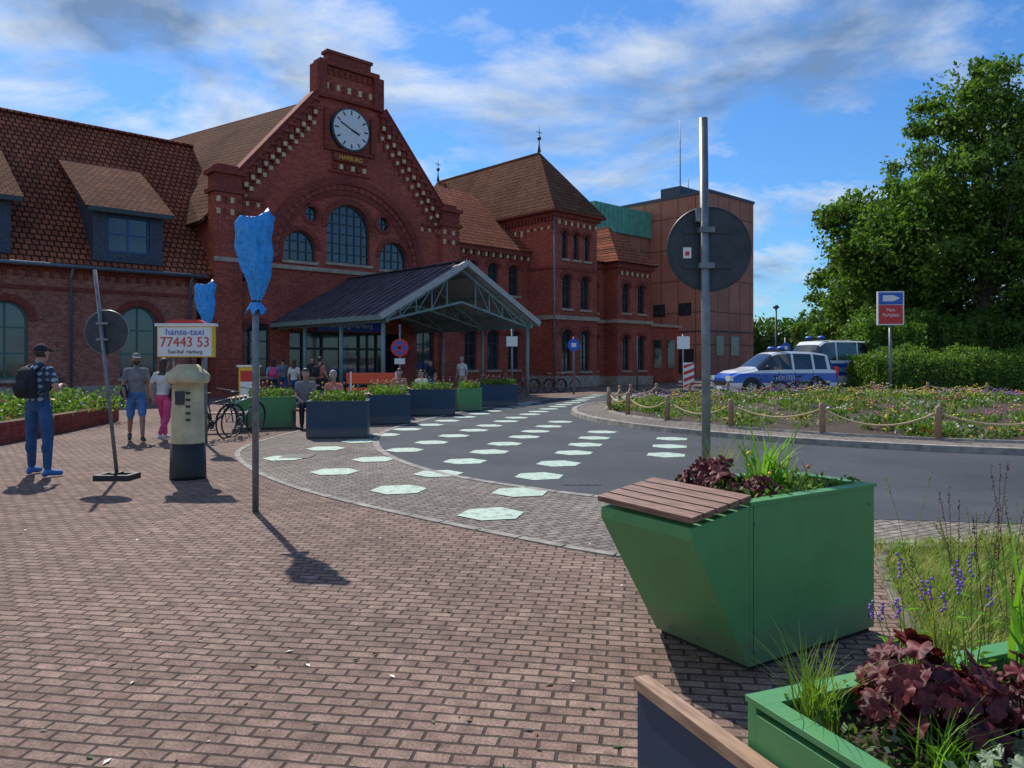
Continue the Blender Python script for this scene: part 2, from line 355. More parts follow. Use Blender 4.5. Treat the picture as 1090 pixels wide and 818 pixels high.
# ------------------------------------------------------------------ foliage helpers
def leaves_obj(name,cent,size,mat,parent=None,loc=(0,0,0),seed=0,flat=0.0,aspect=0.7,mats=None,probs=None):
    rng=np.random.default_rng(seed); n=len(cent); cent=np.asarray(cent,float)
    a=rng.normal(size=(n,3)); 
    if flat>0: a[:,2]*=(1-flat)
    a/=np.linalg.norm(a,axis=1)[:,None]+1e-9
    b=rng.normal(size=(n,3)); b-=a*(a*b).sum(1)[:,None]; b/=np.linalg.norm(b,axis=1)[:,None]+1e-9
    s=size*rng.uniform(0.6,1.3,size=(n,1))
    A=a*s; B=b*s*aspect
    V=np.stack([cent-A,cent-A*0.1+B*0.8,cent+A,cent-A*0.1-B*0.8],1).reshape(-1,3)
    me=bpy.data.meshes.new(name); me.vertices.add(4*n); me.vertices.foreach_set('co',V.ravel())
    me.loops.add(4*n); me.loops.foreach_set('vertex_index',np.arange(4*n)); me.polygons.add(n)
    me.polygons.foreach_set('loop_start',np.arange(0,4*n,4)); me.polygons.foreach_set('loop_total',np.full(n,4))
    ml=mats or [mat]
    for m_ in ml: me.materials.append(m_)
    if mats: me.polygons.foreach_set('material_index',rng.choice(len(mats),size=n,p=probs).astype(np.int32))
    me.update(); me.validate()
    o=bpy.data.objects.new(name,me); COL.objects.link(o); o.location=loc
    if parent: o.parent=parent
    return o
def tree(name,loc,H,crowns,trunk_r=0.3,nclump=160,per=180,seed=1,size=0.16,mats=None,probs=None,clr=0.75):
    rng=np.random.default_rng(seed); e=empty(name,loc)
    mb=MB(); top=Vector((0.3,0,H*0.75)); base=[Vector((0,0,0)),Vector((0.1,0.05,H*0.2)),Vector((-0.1,0.1,H*0.45)),top]
    mb.tube(base,[trunk_r*1.25,trunk_r*0.9,trunk_r*0.65,trunk_r*0.25],BARK,n=10)
    vols=np.array([c[3]*c[4]*c[5] for c in crowns]); vols=vols/vols.sum(); C=[]
    for k in range(nclump):
        c=crowns[rng.choice(len(crowns),p=vols)]
        d=rng.normal(size=3); d/=np.linalg.norm(d); r=rng.uniform(0.25,1.0)**0.5
        p=np.array(c[:3])+d*r*np.array(c[3:6])*rng.uniform(0.85,1.15)
        C.append((p,rng.uniform(0.4,1.15)*clr))
        if k%4==0:
            t=rng.uniform(0.25,0.95); st=base[0].lerp(top,t); st=Vector((st.x,st.y,min(st.z,p[2]*0.85)))
            q=Vector(p); mid=(st+q)/2+Vector((0,0,-0.3))
            mb.tube([st,mid,q],[trunk_r*0.3*(1.1-t),0.06,0.02],BARK,n=5,caps=False)
    mb.build('trunk',e)
    pts=[]
    for p,s in C:
        k=int(per*(s/clr)**1.6)+20
        q=rng.normal(size=(k,3)); q/=np.linalg.norm(q,axis=1)[:,None]; q*=(rng.uniform(0,1,size=(k,1))**0.55)*s*np.array([1.15,1.15,0.85])*rng.uniform(.8,1.25,size=(k,1)); pts.append(p+q)
    for c in crowns:
        k=int(per*nclump*.16/len(crowns)); q=rng.normal(size=(k,3)); q/=np.linalg.norm(q,axis=1)[:,None]; pts.append(np.array(c[:3])+q*np.array(c[3:6])*rng.uniform(.3,1.12,size=(k,1)))
    leaves_obj('foliage',np.concatenate(pts),size,LEAF,e,seed=seed,mats=mats or [LEAF,LEAFD,LEAFY],probs=probs or [.5,.25,.25])
    return e
def hedge(name,boxes,n,size,mat,seed=0,mats=None,probs=None,w=1.0):
    rng=np.random.default_rng(seed); P=[]
    mb=MB()
    for (x0,x1,y0,y1,z0,z1) in boxes:
        k=n
        u=rng.uniform(0,1,size=(k,3)); f=rng.choice(3,size=k,p=[0.5,0.35,0.15])
        x=x0+(x1-x0)*u[:,0]; y=y0+(y1-y0)*u[:,1]; z=z0+(z1-z0)*u[:,2]
        wob=w*(0.18*np.sin(x*2.1)+0.14*np.sin(x*5.3+1)+0.1*np.sin(y*3)+.1*np.sin(x*11))
        z=np.where(f==1,z1+wob+rng.normal(0,0.08*w,k),z); y=np.where(f==0,y0+wob*0.8+rng.normal(0,0.1,k),y); x=np.where(f==2,x0+rng.normal(0,0.12,k),x)
        z=np.minimum(z,z1+wob+0.15*w)
        P.append(np.stack([x,y,z],1))
        mb.bx(x0+.3,x1-.1,y0+.35,y1,z0,z1-.35*w-.1,LEAFD)
    e=empty(name); mb.build('hedge_core',e); leaves_obj('foliage',np.concatenate(P),size,mat,e,seed=seed,mats=mats or [mat,LEAF,LEAFD],probs=probs or [.5,.35,.15]); return e
def blades(mb,c,n,h,spread,w,mat,rng,curve=0.5):
    for i in range(n):
        a=rng.uniform(0,2*math.pi); r=rng.uniform(0,spread); x=c[0]+r*math.cos(a); y=c[1]+r*math.sin(a)
        hh=h*rng.uniform(0.55,1.1); la=rng.uniform(0,2*math.pi); ln=hh*curve*rng.uniform(0.2,1.2)
        dx,dy=math.cos(la),math.sin(la); px,py=-dy*w/2,dx*w/2
        vs=[];K=4
        for k in range(K+1):
            t=k/K; ww=(1-t**1.6)*1.0; X=x+dx*ln*t*t; Y=y+dy*ln*t*t; Z=c[2]+hh*t*(1-0.25*t*min(1,curve))
            vs+= [(X+px*ww,Y+py*ww,Z),(X-px*ww,Y-py*ww,Z)]
        mb.add(vs,[(2*k,2*k+1,2*k+3,2*k+2) for k in range(K)],mat,True)
def lobed(mb,c,r,tilt,az,mat,stem_from=None,lob=7):
    n=lob*4; q=Quaternion((math.cos(az),math.sin(az),0),tilt); ph=az*2.3
    vs=[Vector(c)]
    for ringi,sc in((0,.5),(1,1.0)):
        for k in range(n):
            t=2*math.pi*k/n; rr=r*(0.74+0.26*abs(math.cos(t*lob/2))**.7+0.04*math.sin(3*t+ph)+.03*math.sin(17*t)); 
            if abs(t-math.pi)<0.25: rr*=0.35
            rr*=sc
            fold=.10*r*math.cos(t*lob)*sc
            vs.append(Vector(c)+q@Vector((rr*math.cos(t),rr*math.sin(t),0.16*r*math.sin(t*2+ph)*sc+(0.22*rr if sc<1 else .02*r)+fold)))
    mb.add(vs,[(0,1+k,1+(k+1)%n) for k in range(n)]+[(1+k,1+n+k,1+n+(k+1)%n,1+(k+1)%n) for k in range(n)],mat,True)
    if stem_from is not None: mb.tube([stem_from,(Vector(stem_from)+Vector(c))/2+Vector((0,0,0.01)),c],[0.003,0.0025,0.002],mat,n=4,caps=False)
def heuchera(mb,c,n,r,spread,h,mat,rng):
    for i in range(n):
        a=rng.uniform(0,2*math.pi); q=math.sqrt(rng.uniform(0,1)); x=c[0]+spread*q*math.cos(a); y=c[1]+spread*q*math.sin(a)
        z=c[2]+h*(1-0.55*q*q)*rng.uniform(0.6,1.15)
        lobed(mb,(x,y,z),r*rng.uniform(0.55,1.25),R(20)+0.7*q*rng.uniform(0.3,1.5),a+math.pi/2+rng.uniform(-.8,.8),mat,(c[0]+0.2*(x-c[0]),c[1]+0.2*(y-c[1]),c[2]),rng.choice([5,7]))
def salvia(mb,c,n,h,rng,fm):
    for i in range(n):
        a=rng.uniform(0,6.28); tx=c[0]+0.13*math.cos(a)*rng.uniform(0,1.2); ty=c[1]+0.13*math.sin(a)*rng.uniform(0,1.2); H=h*rng.uniform(0.7,1.1)
        mb.tube([(c[0],c[1],c[2]),((c[0]+tx)/2,(c[1]+ty)/2,c[2]+H*.5),(tx,ty,c[2]+H)],[.003,.002,.0015],STRAP,n=4,caps=False)
        for k in range(6):
            z=c[2]+H*(0.84+0.03*k); b=rng.uniform(0,6.28); mb.ell((tx+.006*math.cos(b),ty+.006*math.sin(b),z),(.006,.006,.005),fm,5,4)
        for k in range(6):
            t=rng.uniform(.15,.7); b=rng.uniform(0,6.28); X=c[0]+(tx-c[0])*t;Y=c[1]+(ty-c[1])*t;Z=c[2]+H*t
            mb.add([(X,Y,Z),(X+.02*math.cos(b)-.008*math.sin(b),Y+.02*math.sin(b)+.008*math.cos(b),Z+.012),(X+.05*math.cos(b),Y+.05*math.sin(b),Z+.01),(X+.02*math.cos(b)+.008*math.sin(b),Y+.02*math.sin(b)-.008*math.cos(b),Z+.012)],[(0,1,2,3)],STRAP)
# ------------------------------------------------------------------ STATION
ST=empty('railway_station',(3.4,50,0),R(43.0))
def arch(x,z0,w,h,rise=None,n=14):
    if rise is None: rise=w/2
    zs=z0+h-rise
    return [(x-w/2,z0),(x+w/2,z0)]+[(x+w/2*math.cos(math.pi*k/n),zs+rise*math.sin(math.pi*k/n)) for k in range(n+1)]
def circ(x,z,r,n=24): return [(x+r*math.cos(2*math.pi*k/n),z+r*math.sin(2*math.pi*k/n)) for k in range(n)]
def wall(mb,outer,holes,y,depth,mat):
    loops=[[Vector((p[0],y,p[1])) for p in L] for L in [outer]+holes]
    tr=tessellate_polygon(loops); vs=[v for l in loops for v in l]
    fs=[]
    for t in tr:
        a,b,c=[vs[i] for i in t]; fs.append(t if (b-a).cross(c-a).y<0 else (t[0],t[2],t[1]))
    mb.add(vs,fs,mat)
    for h in holes:
        n=len(h); mb.add([(p[0],y,p[1]) for p in h]+[(p[0],y+depth,p[1]) for p in h],[(i,(i+1)%n,(i+1)%n+n,i+n) for i in range(n)],mat)
def window(mw,hole,y,x,z0,w,h,nx=2,nz=3,frame=None,rise=None):
    frame=frame or WFRAMEB
    mw.add([(p[0],y+0.22,p[1]) for p in hole],[tuple(range(len(hole)))],GLASS)
    n=len(hole)
    inn=[(x+(p[0]-x)*(1-0.16/w),(z0+h/2)+(p[1]-z0-h/2)*(1-0.16/h)) for p in hole]
    mw.add([(p[0],y+0.17,p[1]) for p in hole]+[(p[0],y+0.17,p[1]) for p in inn]+[(p[0],y+0.215,p[1]) for p in inn],
       [(i,(i+1)%n,(i+1)%n+n,i+n) for i in range(n)]+[(i+n,(i+1)%n+n,(i+1)%n+2*n,i+2*n) for i in range(n)],frame)
    def top(xx):
        if rise is None: return z0+h
        rr=rise; t=min(1,abs((xx-x)/(w/2))); return z0+h-rr+rr*math.sqrt(max(0,1-t*t))
    for k in range(1,nx):
        xx=x-w/2+w*k/nx; mw.bx(xx-.035,xx+.035,y+.18,y+.212,z0+.05,top(xx)-.05,frame)
    for k in range(1,nz):
        zz=z0+h*k/nz; hw=w/2-.05
        if rise and zz>z0+h-rise: hw=w/2*math.sqrt(max(0,1-((zz-(z0+h-rise))/rise)**2))-.05
        mw.bx(x-hw,x+hw,y+.185,y+.216,zz-.03,zz+.03,frame)
def surround(mb,x,z0,w,h,y,rise,t=0.28,proud=0.07,mat=None,n=14,keys=True):
    mat=mat or BRICKD; zs=z0+h-rise; 
    for k in range(n):
        a,b=math.pi*k/n+.0,math.pi*(k+1)/n
        pts=[]
        for (q,s) in ((a,0),(b,0),(b,1),(a,1)):
            pts.append((x+(w/2+.01+t*s)*math.cos(q),zs+(rise+.01+t*s)*math.sin(q)))
        mb.prism(pts,lambda X,Z,D:(X,D,Z),y-proud-(0.01 if (k%2 and keys) else 0),y+.02,CREAM if (keys=='c' and k%3==1) else mat)
    mb.bx(x-w/2-.1,x+w/2+.1,y-proud-.05,y+.05,z0-.14,z0-.002,STONE)
uc=-16.2
W=MB(); T=MB(); G=MB(); RF=MB()
outer=[(uc+a,b) for a,b in [(-7,0),(7,0),(7,9.6),(6.0,9.9),(1.85,14.8),(1.65,15.2),(1.65,16.6),(-1.65,16.6),(-1.65,15.2),(-1.85,14.8),(-6.0,9.9),(-7,9.6)]]
H=[]
def addw(x,z0,w,h,rise,nx,nz,y=0,frame=None,sur=True,t=.28,keys=True):
    ho=arch(x,z0,w,h,rise) if rise else [(x-w/2,z0),(x+w/2,z0),(x+w/2,z0+h),(x-w/2,z0+h)]
    window(G,ho,y,x,z0,w,h,nx,nz,frame,rise)
    if sur and rise: surround(T,x,z0,w,h,y,rise,t,keys=keys)
    return ho
H.append(addw(uc,6.65,2.55,3.05,1.27,6,6,t=.3))
for s in(-1,1):
    H.append(addw(uc+s*2.75,6.55,1.75,1.5,0.87,4,3,t=.24))
    c=circ(uc+s*2.12,8.98,.36); H.append(c); G.add([(p[0],.2,p[1]) for p in c],[tuple(range(24))],GLASS)
    G.bx(uc+s*2.12-.03,uc+s*2.12+.03,.15,.19,8.63,9.33,WFRAMEB); G.bx(uc+s*2.12-.35,uc+s*2.12+.35,.152,.192,8.95,9.01,WFRAMEB)
    H.append(addw(uc+s*4.9,0.9,1.2,2.5,.3,2,3))
    for k in range(20):
        a,b=2*math.pi*k/20,2*math.pi*(k+1)/20
        T.prism([(uc+s*2.12+r_*math.cos(q),8.98+r_*math.sin(q)) for q,r_ in((a,.37),(b,.37),(b,.55),(a,.55))],lambda X,Z,D:(X,D,Z),-.06,.02,BRICKD)
ent=[(uc-3.3,0.0),(uc+3.3,0.0),(uc+3.3,3.1),(uc-3.3,3.1)]; H.append(ent)
wall(W,outer,H,0,.25,BRICK)
G.bx(uc-3.3,uc+3.3,.9,.95,0,3.1,GLASS)
for k in range(7):
    xx=uc-3.3+k*1.1; G.bx(xx-.05,xx+.05,.8,.92,0,3.1,WFRAMEB)
G.bx(uc-3.3,uc+3.3,.78,.93,2.2,2.32,WFRAMEB)
G.bx(uc-3.3,uc+3.3,.25,.9,3.05,3.12,WFRAMEB)
G.bx(uc-1.9,uc+1.9,-.12,-.02,3.15,3.75,BLUE)
T.bx(uc-1.75,uc+1.75,-.2,.5,16.6,16.85,BRICKD); T.bx(uc-1.25,uc+1.25,-.1,.4,16.85,17.25,BRICKD)
T.bx(uc-1.35,uc+1.35,-.16,.46,17.25,17.4,BRICKD)
for s in(-1,1): T.bx(uc+s*1.68-.28,uc+s*1.68+.28,-.28,.5,14.9,16.6,BRICKD); 
T.bx(uc-1.9,uc+1.9,-.22,-.002,14.95,15.1,BRICKD)
for k in range(9): T.bx(uc-1.28+k*.32-.09,uc-1.28+k*.32+.09,-.05,-.001,15.45,15.75,CREAM if k%2==0 else BRICKD)
for k in range(8): T.bx(uc-1.2+k*.34-.08,uc-1.2+k*.34+.08,-.12,-.003,16.2,16.5,BRICKD)
T.bx(uc-1.45,uc+1.45,-.16,-.004,12.35,12.5,BRICKD)
for s in(-1,1): T.bx(uc+s*1.35-.12,uc+s*1.35+.12,-.2,-.004,12.5,14.4,BRICKD)
for s in(-1,1):
    a=Vector((uc+s*6.05,0,9.95)); b=Vector((uc+s*1.85,0,14.9)); d=(b-a).normalized(); nn=Vector((-d.z*1 if s<0 else d.z,0,abs(d.x))).normalized()
    T.obox((a+b)/2+nn*.12+Vector((0,.1,0)),d*(b-a).length/2,Vector((0,.38,0)),nn*.12,BRICKD)
    T.obox((a+b)/2+nn*.27+Vector((0,.1,0)),d*(b-a).length/2,Vector((0,.44,0)),nn*.035,BRICKD)
    L=(b-a).length; nst=13
    for k in range(nst):
        p=a+d*(L*(k+.5)/nst)-Vector((0,0,.42))
        T.bx(p.x-.14,p.x+.14,-.2,-.003,p.z-.42,p.z+.3,BRICKD)
        T.bx(p.x-.09,p.x+.09,-.24,-.2,p.z-.35,p.z-.15,CREAM)
        T.bx(p.x-.22,p.x+.22,-.3,-.005,p.z+.3,p.z+.48,BRICKD)
        q=p-Vector((0,0,.75)); T.bx(q.x-.1,q.x+.1,-.06,-.003,q.z-.1,q.z+.1,CREAM)
        T.bx(q.x-.26,q.x-.14,-.1,-.003,q.z-.25,q.z+.35,BRICKD)
    px=uc+s*6.45
    T.bx(px-.62,px+.62,-.35,.5,0,9.3,BRICK); T.bx(px-.75,px+.75,-.48,.62,9.3,9.5,BRICKD); T.bx(px-.62,px+.62,-.36,.5,9.5,10.15,BRICKD)
    T.bx(px-.78,px+.78,-.5,.64,10.15,10.35,BRICKD); T.bx(px-.5,px+.5,-.25,.4,10.35,10.6,BRICKD)
    for zz_ in(8.85,8.3): 
        for k in range(4): T.bx(px-.48+k*.32-.08,px-.48+k*.32+.08,-.39,-.351,zz_,zz_+.25,CREAM if k%2==0 else BRICKD)
    T.bx(px-.68,px+.68,-.41,-.352,6.15,6.35,STONE)
for k in range(44):
    xx=uc-5.7+k*.265
    if abs(xx-uc)>4.55:
        T.bx(xx-.07,xx+.07,-.05,-.002,8.9,9.1,CREAM if k%2 else BRICKD)
        T.bx(xx-.07,xx+.07,-.051,-.002,5.6,5.8,CREAM if k%2 else BRICKD)
T.bx(uc-5.8,uc+5.8,-.16,-.002,6.1,6.3,STONE)
T.bx(uc-5.8,uc-4.6,-.1,-.002,9.2,9.32,BRICKD);T.bx(uc+4.6,uc+5.8,-.1,-.002,9.2,9.32,BRICKD)
def ring(r0,r1,pr,mat,n=48,alt=None,zc=6.45):
    for k in range(n):
        a,b=math.pi*k/n,math.pi*(k+1)/n
        T.prism([(uc+r_*math.cos(q),zc+r_*math.sin(q)) for q,r_ in((a,r0),(b,r0),(b,r1),(a,r1))],lambda X,Z,D:(X,D,Z),-pr,.0-.001,alt if (alt and k%2) else mat)
ring(4.25,4.62,.22,BRICKD); ring(4.0,4.25,.12,BRICK,64,BRICKD); ring(3.72,4.0,.06,BRICKD)
for k in range(6): T.bx(uc-.85+k*.34-.09,uc-.85+k*.34+.09,-.14,-.003,11.45,11.7,CREAM if k%2 else BRICKD)
T.bx(uc-1.2,uc+1.2,-.12,-.002,11.25,11.35,BRICKD)
W.build('gable_wall',ST); 
ck=MB(); cc=Vector((uc,-.2,13.55))
ck.tube([cc+Vector((0,.2,0)),cc-Vector((0,.02,0))],[1.12,1.12],WFRAMEB,n=48,smooth=False); ck.tube([cc-Vector((0,.021,0)),cc-Vector((0,.06,0))],[1.02,1.02],WHITE,n=48,smooth=False)
for k in range(12):
    t=k*math.pi/6; ck.obox(cc+Vector((.86*math.sin(t),-.065,.86*math.cos(t))),Vector((math.sin(t),0,math.cos(t)))*.11,Vector((0,.004,0)),Vector((math.cos(t),0,-math.sin(t)))*.035,BLACK)
for t,l,w in((R(112),.5,.05),(R(-65+0),.72,.035)):
    dd=Vector((math.sin(t),0,math.cos(t))); ck.obox(cc+dd*l/2+Vector((0,-.072,0)),dd*l/2,Vector((0,.004,0)),Vector((math.cos(t),0,-math.sin(t)))*w,BLACK)
ck.build('clock',ST)
text('Hamburg-Harburg',.36,(uc,-.125,3.45),(R(90),0,0),WHITE,ST,'station_name')
T.bx(uc-1.0,uc+1.0,-.2,-.02,11.85,12.25,BRICKD)
text('HARBURG',.3,(uc,-.205,12.05),(R(90),0,0),YELLOW,ST,'gable_inscription')
HW=MB()
HW.bx(uc-7,uc-6.95,.25,16,0,8.6,BRICK);HW.bx(uc+6.95,uc+7,.25,16,0,8.6,BRICK);HW.bx(uc-6.95,uc+6.95,15.95,16,0,8.6,BRICK)
HW.build('hall_walls',ST)
def slab(mb,pts,mat,th=.12):
    p=[Vector(q) for q in pts]; n=(p[1]-p[0]).cross(p[2]-p[0]).normalized()
    if n.z<0:n=-n
    m=len(p); mb.add([q for q in p]+[q-n*th for q in p],[tuple(range(m)),tuple(reversed(range(m,2*m)))]+[(i,(i+1)%m,(i+1)%m+m,i+m) for i in range(m)],mat)
slab(RF,[(uc-7.5,.45,8.0),(uc,.45,15.75),(uc-4.4,14,15.2),(uc-7.5,16.2,8.4)],TILEB)
slab(RF,[(uc+7.5,.45,8.0),(uc,.45,15.75),(uc-4.4,14,15.2),(uc+7.5,16.2,8.0)],TILEB)
slab(RF,[(uc-7.5,16.2,8.4),(uc-4.4,14,15.2),(uc+7.5,16.2,8.0)],TILEB)
for s in(-1,1):
    a=Vector((uc+s*6.6,.75,8.93+.08));b=Vector((uc+s*1.3,.75,14.41+.12)); d=(b-a).normalized()
    RF.obox((a+b)/2+Vector((0,0,.1)),d*(b-a).length/2,Vector((0,.26,0)),Vector((s*abs(d.z),0,abs(d.x)))*.05,FLASH)
WW=MB(); wy=.3
holes=[addw(-26.3,.9,1.5,3.05,.75,2,3,y=wy,frame=WFRAME,keys=True),addw(-31.1,.9,1.5,3.05,.75,2,3,y=wy,frame=WFRAME)]
holes+= [addw(-35.9,.9,1.5,3.05,.75,2,3,y=wy,frame=WFRAME),addw(-40.7,.9,1.5,3.05,.75,2,3,y=wy,frame=WFRAME)]
wall(WW,[(-50,0),(-23.85,0),(-23.85,5.6),(-50,5.6)],holes,wy,.25,BRICKW)
WW.bx(-50,-49.9,wy,13,0,5.6,BRICKW); WW.bx(-49.9,-23.3,12.9,13,0,5.6,BRICKW)
WW.bx(-23.3,-21.7,.9,1.0,5.6,6.6,BRICKW)
WW.add([(-21.72,.3,5.6),(-21.72,13,5.6),(-21.72,6.65,12.9)],[(0,1,2)],BRICKW)
WW.build('wing_walls',ST)
T.bx(-50,-23.9,wy-.12,wy-.001,5.2,5.5,BRICKD); T.bx(-50,-23.9,wy-.08,wy-.001,4.45,4.6,BRICKD);T.bx(-50,-23.9,wy-.1,wy-.001,0,.6,STONE)
for k in range(64): T.bx(-49.8+k*.405-.07,-49.8+k*.405+.07,wy-.11,wy-.002,4.95,5.2,BRICKD)
slab(RF,[(-50,-.15,5.45),(-21.7,-.15,5.45),(-21.7,6.7,13.0),(-50,6.7,13.0)],TILE)
slab(RF,[(-50,13.4,5.45),(-21.7,13.4,5.45),(-21.7,6.7,13.0),(-50,6.7,13.0)],TILE)
RF.tube([(-50,6.7,13.06),(-21.7,6.7,13.06)],.13,TILE,n=8); 
T.tube([(-50,-.25,5.4),(-23.6,-.25,5.4)],.09,GALV,n=8); 
for xx in(-24.2,-28.9): T.tube([(xx,wy-.18,0),(xx,wy-.18,5.0),(xx,-.22,5.4)],.055,GALV,n=8)
BLUEF=simple('blue_window_frame',(0.03,0.10,0.25),0.5,0.1)
for (x0,x1) in((-28.1,-25.35),(-33.7,-30.95)):
    ho=[(x0+.55,6.2),(x1-.55,6.2),(x1-.55,7.75),(x0+.55,7.75)]
    D=MB(); wall(D,[(x0,5.75),(x1,5.75),(x1,8.1),(x0,8.1)],[ho],.15,.2,SLATE); window(G,ho,.1,(x0+x1)/2,6.2,x1-x0-1.1,1.55,2,2,BLUEF)
    for xx in(x0,x1): D.add([(xx,.15,5.75),(xx,.15,8.1),(xx,4.4,10.5)],[(0,1,2)],SLATE)
    D.build('dormer',ST)
    slab(RF,[(x0-.35,-.25,7.95),(x1+.35,-.25,7.95),(x1+.35,4.5,10.75),(x0-.35,4.5,10.75)],TILED,.14)
    T.bx(x0-.3,x1+.3,-.3,-.2,7.75,7.95,WFRAMEB)
M2=MB(); holes=[]
for xx in(-8.0,-6.2,-4.5):
    holes.append(addw(xx,5.7,.85,1.9,.25,2,3,y=0)); holes.append(addw(xx,1.1,.95,2.4,.3,2,3,y=0))
wall(M2,[(-9.2,0),(-3.25,0),(-3.25,8.6),(-9.2,8.6)],holes,0,.25,BRICK); M2.build('middle_walls',ST)
slab(RF,[(-9.1,-.4,8.5),(-3.25,-.4,8.5),(-3.25,5.6,13.2),(-9.1,5.6,13.2)],TILE); slab(RF,[(-9.1,11.6,8.5),(-3.25,11.6,8.5),(-3.25,5.6,13.2),(-9.1,5.6,13.2)],TILE)
T.bx(-9.1,-3.26,-.3,-.001,8.2,8.42,BRICKD); T.bx(-9.1,-3.26,-.12,-.001,4.3,4.5,STONE)
for k in range(20): T.bx(-9+k*.295-.06,-9+k*.295+.06,-.22,-.003,7.95,8.2,CREAM if k%2 else BRICKD)
M3=MB(); ty=-2.3; x0,x1=-3.25,.75; holes=[]
for k in range(3):
    xx=x0+.95+k*1.05; holes.append(addw(xx,8.0,.55,1.75,.27,1,3,y=ty,t=.18))
for k in range(2):
    xx=x0+1.15+k*1.7; holes.append(addw(xx,4.9,.85,2.15,.3,2,3,y=ty,t=.2)); holes.append(addw(xx,1.0,.95,2.6,.4,2,3,y=ty,t=.2))
wall(M3,[(x0,0),(x1,0),(x1,11),(x0,11)],holes,ty,.25,BRICK)
M3.bx(x0,x0+.05,ty+.25,14,0,11,BRICK); M3.bx(x1-.05,x1,ty+.25,14,0,11,BRICK); M3.bx(x0+.05,x1-.05,13.95,14,0,11,BRICK)
M3.add([(x0,ty,0),(x0,ty+.25,0),(x0,ty+.25,11),(x0,ty,11)],[(0,1,2,3)],BRICK); M3.add([(x1,ty,0),(x1,ty+.25,0),(x1,ty+.25,11),(x1,ty,11)],[(0,1,2,3)],BRICK)
M3.build('tower_walls',ST)
for z,h_,pr_,mt in((10.55,.3,.18,BRICKD),(7.35,.16,.1,BRICKD),(4.2,.25,.13,STONE),(0,.7,.1,STONE)):
    T.bx(x0-pr_,x1+pr_,ty-pr_,ty-.001,z,z+h_,mt); T.bx(x0-pr_,x0-.001,ty,-.002 if z<8 else 13,z,z+h_,mt)
for k in range(14): T.bx(x0+.15+k*.285-.08,x0+.15+k*.285+.08,ty-.05,ty-.002,10.1,10.35,CREAM if k%2 else BRICKD)
for k in range(46): T.bx(x0-.05,x0-.002,ty+.15+k*.3-.08,ty+.15+k*.3+.08,9.55 if k>7 else 9.8,9.95,CREAM if k%2 else BRICKD)
for k in range(46): T.bx(x0-.17,x0-.002,ty+.15+k*.3-.07,ty+.15+k*.3+.07,10.3,10.55,BRICKD)
e=.45; a=(x0-e,ty-e,10.9);b=(x1+e,ty-e,10.9);c=(x1+e,14.3,10.9);d=(x0-e,14.3,10.9);r0=(-1.25,1.0,15.5);r1=(-1.25,12,15.5)
for p in([a,b,r0],[b,c,r1,r0],[c,d,r1],[d,a,r0,r1]): slab(RF,p,TILEB,.1)
RF.bx(x0-e,x1+e,ty-e,14.3,10.78,10.86,BRICKD)
for q in(r0,r1): T.tube([q,(q[0],q[1],q[2]+.5),(q[0],q[1],q[2]+1.7)],[.12,.04,.02],WFRAMEB,n=6); T.ell((q[0],q[1],q[2]+.9),.14,WFRAMEB,8,6); T.beam((q[0]-.25,q[1],q[2]+1.3),(q[0]+.25,q[1],q[2]+1.3),.04,.04,WFRAMEB)
RF.obox((-0.2,-.55,13.12),Vector((.35,0,0)),Vector((0,.4,.55)),Vector((0,-.06,.045)),FLASH)
T.tube([(x0-.1,ty-.1,0),(x0-.1,ty-.1,10.6)],.055,GALV,n=6)
M4=MB(); holes=[]
for xx in(1.9,):
    for z,h_ in((4.9,2.0),(1.0,2.4)): holes.append(addw(xx,z,.85,h_,.28,2,3,y=-1.0,t=.2))
wall(M4,[(.75,0),(3.0,0),(3.0,8.3),(.75,8.3)],holes,-1.0,.25,BRICK)
holes=[]
for xx in(3.9,5.6):
    for z,h_ in((4.9,2.0),(1.0,2.4)): holes.append(addw(xx,z,.8,h_,.28,2,3,y=-2.2,t=.2))
wall(M4,[(3.0,0),(6.7,0),(6.7,8.3),(3.0,8.3)],holes,-2.2,.25,BRICK)
M4.bx(3.0,3.05,-1.94,-1,0,8.3,BRICK); M4.add([(3,-2.2,0),(3,-1.94,0),(3,-1.94,8.3),(3,-2.2,8.3)],[(0,1,2,3)],BRICK)
M4.bx(6.65,6.7,-2.2,12,0,8.3,BRICK);M4.bx(.75,6.65,11.95,12,0,8.3,BRICK)
M4.build('east_walls',ST)
for z,h_,pr_,mt in((7.9,.3,.2,BRICKD),(4.2,.22,.12,STONE),(0,.6,.1,STONE)):
    T.bx(3.0-pr_,6.7+pr_,-2.2-pr_,-2.201,z,z+h_,mt); T.bx(.76,3.0-pr_,-1.0-pr_,-1.001,z,z+h_,mt); T.bx(3.0-pr_,2.999,-2.2,-1.0-pr_,z,z+h_,mt)
for k in range(13): T.bx(3.15+k*.28-.08,3.15+k*.28+.08,-2.26,-2.202,7.45,7.7,CREAM if k%2 else BRICKD)
slab(RF,[(.76,-1.4,8.35),(4.2,-1.4,8.35),(4.2,4,11.6),(.76,4,11.6)],TILE)
a=(2.6,-2.6,8.3);b=(7.1,-2.6,8.3);c=(7.1,6,8.3);d=(2.6,6,8.3);r0=(4.85,.2,11.2);r1=(4.85,3.5,11.2)
for p in([a,b,r0],[b,c,r1,r0],[c,d,r1],[d,a,r0,r1]): slab(RF,p,TILE,.1)
RF.bx(2.7,7.0,-2.5,6,8.2,8.26,BRICKD)
M4b=MB()
M4b.bx(6.75,12.5,-.5,8,0,4.2,BRICK); M4b.bx(6.7,12.7,-.7,8.2,4.2,4.4,STONE)
for k in range(3): M4b.bx(7.6+k*1.7,8.5+k*1.7,-.56,-.5,1.1,3.2,GLASS)
M4b.build('annex_walls',ST)
CN=MB(); cw=4.3; L=9.6; ze=3.42; zr=5.85
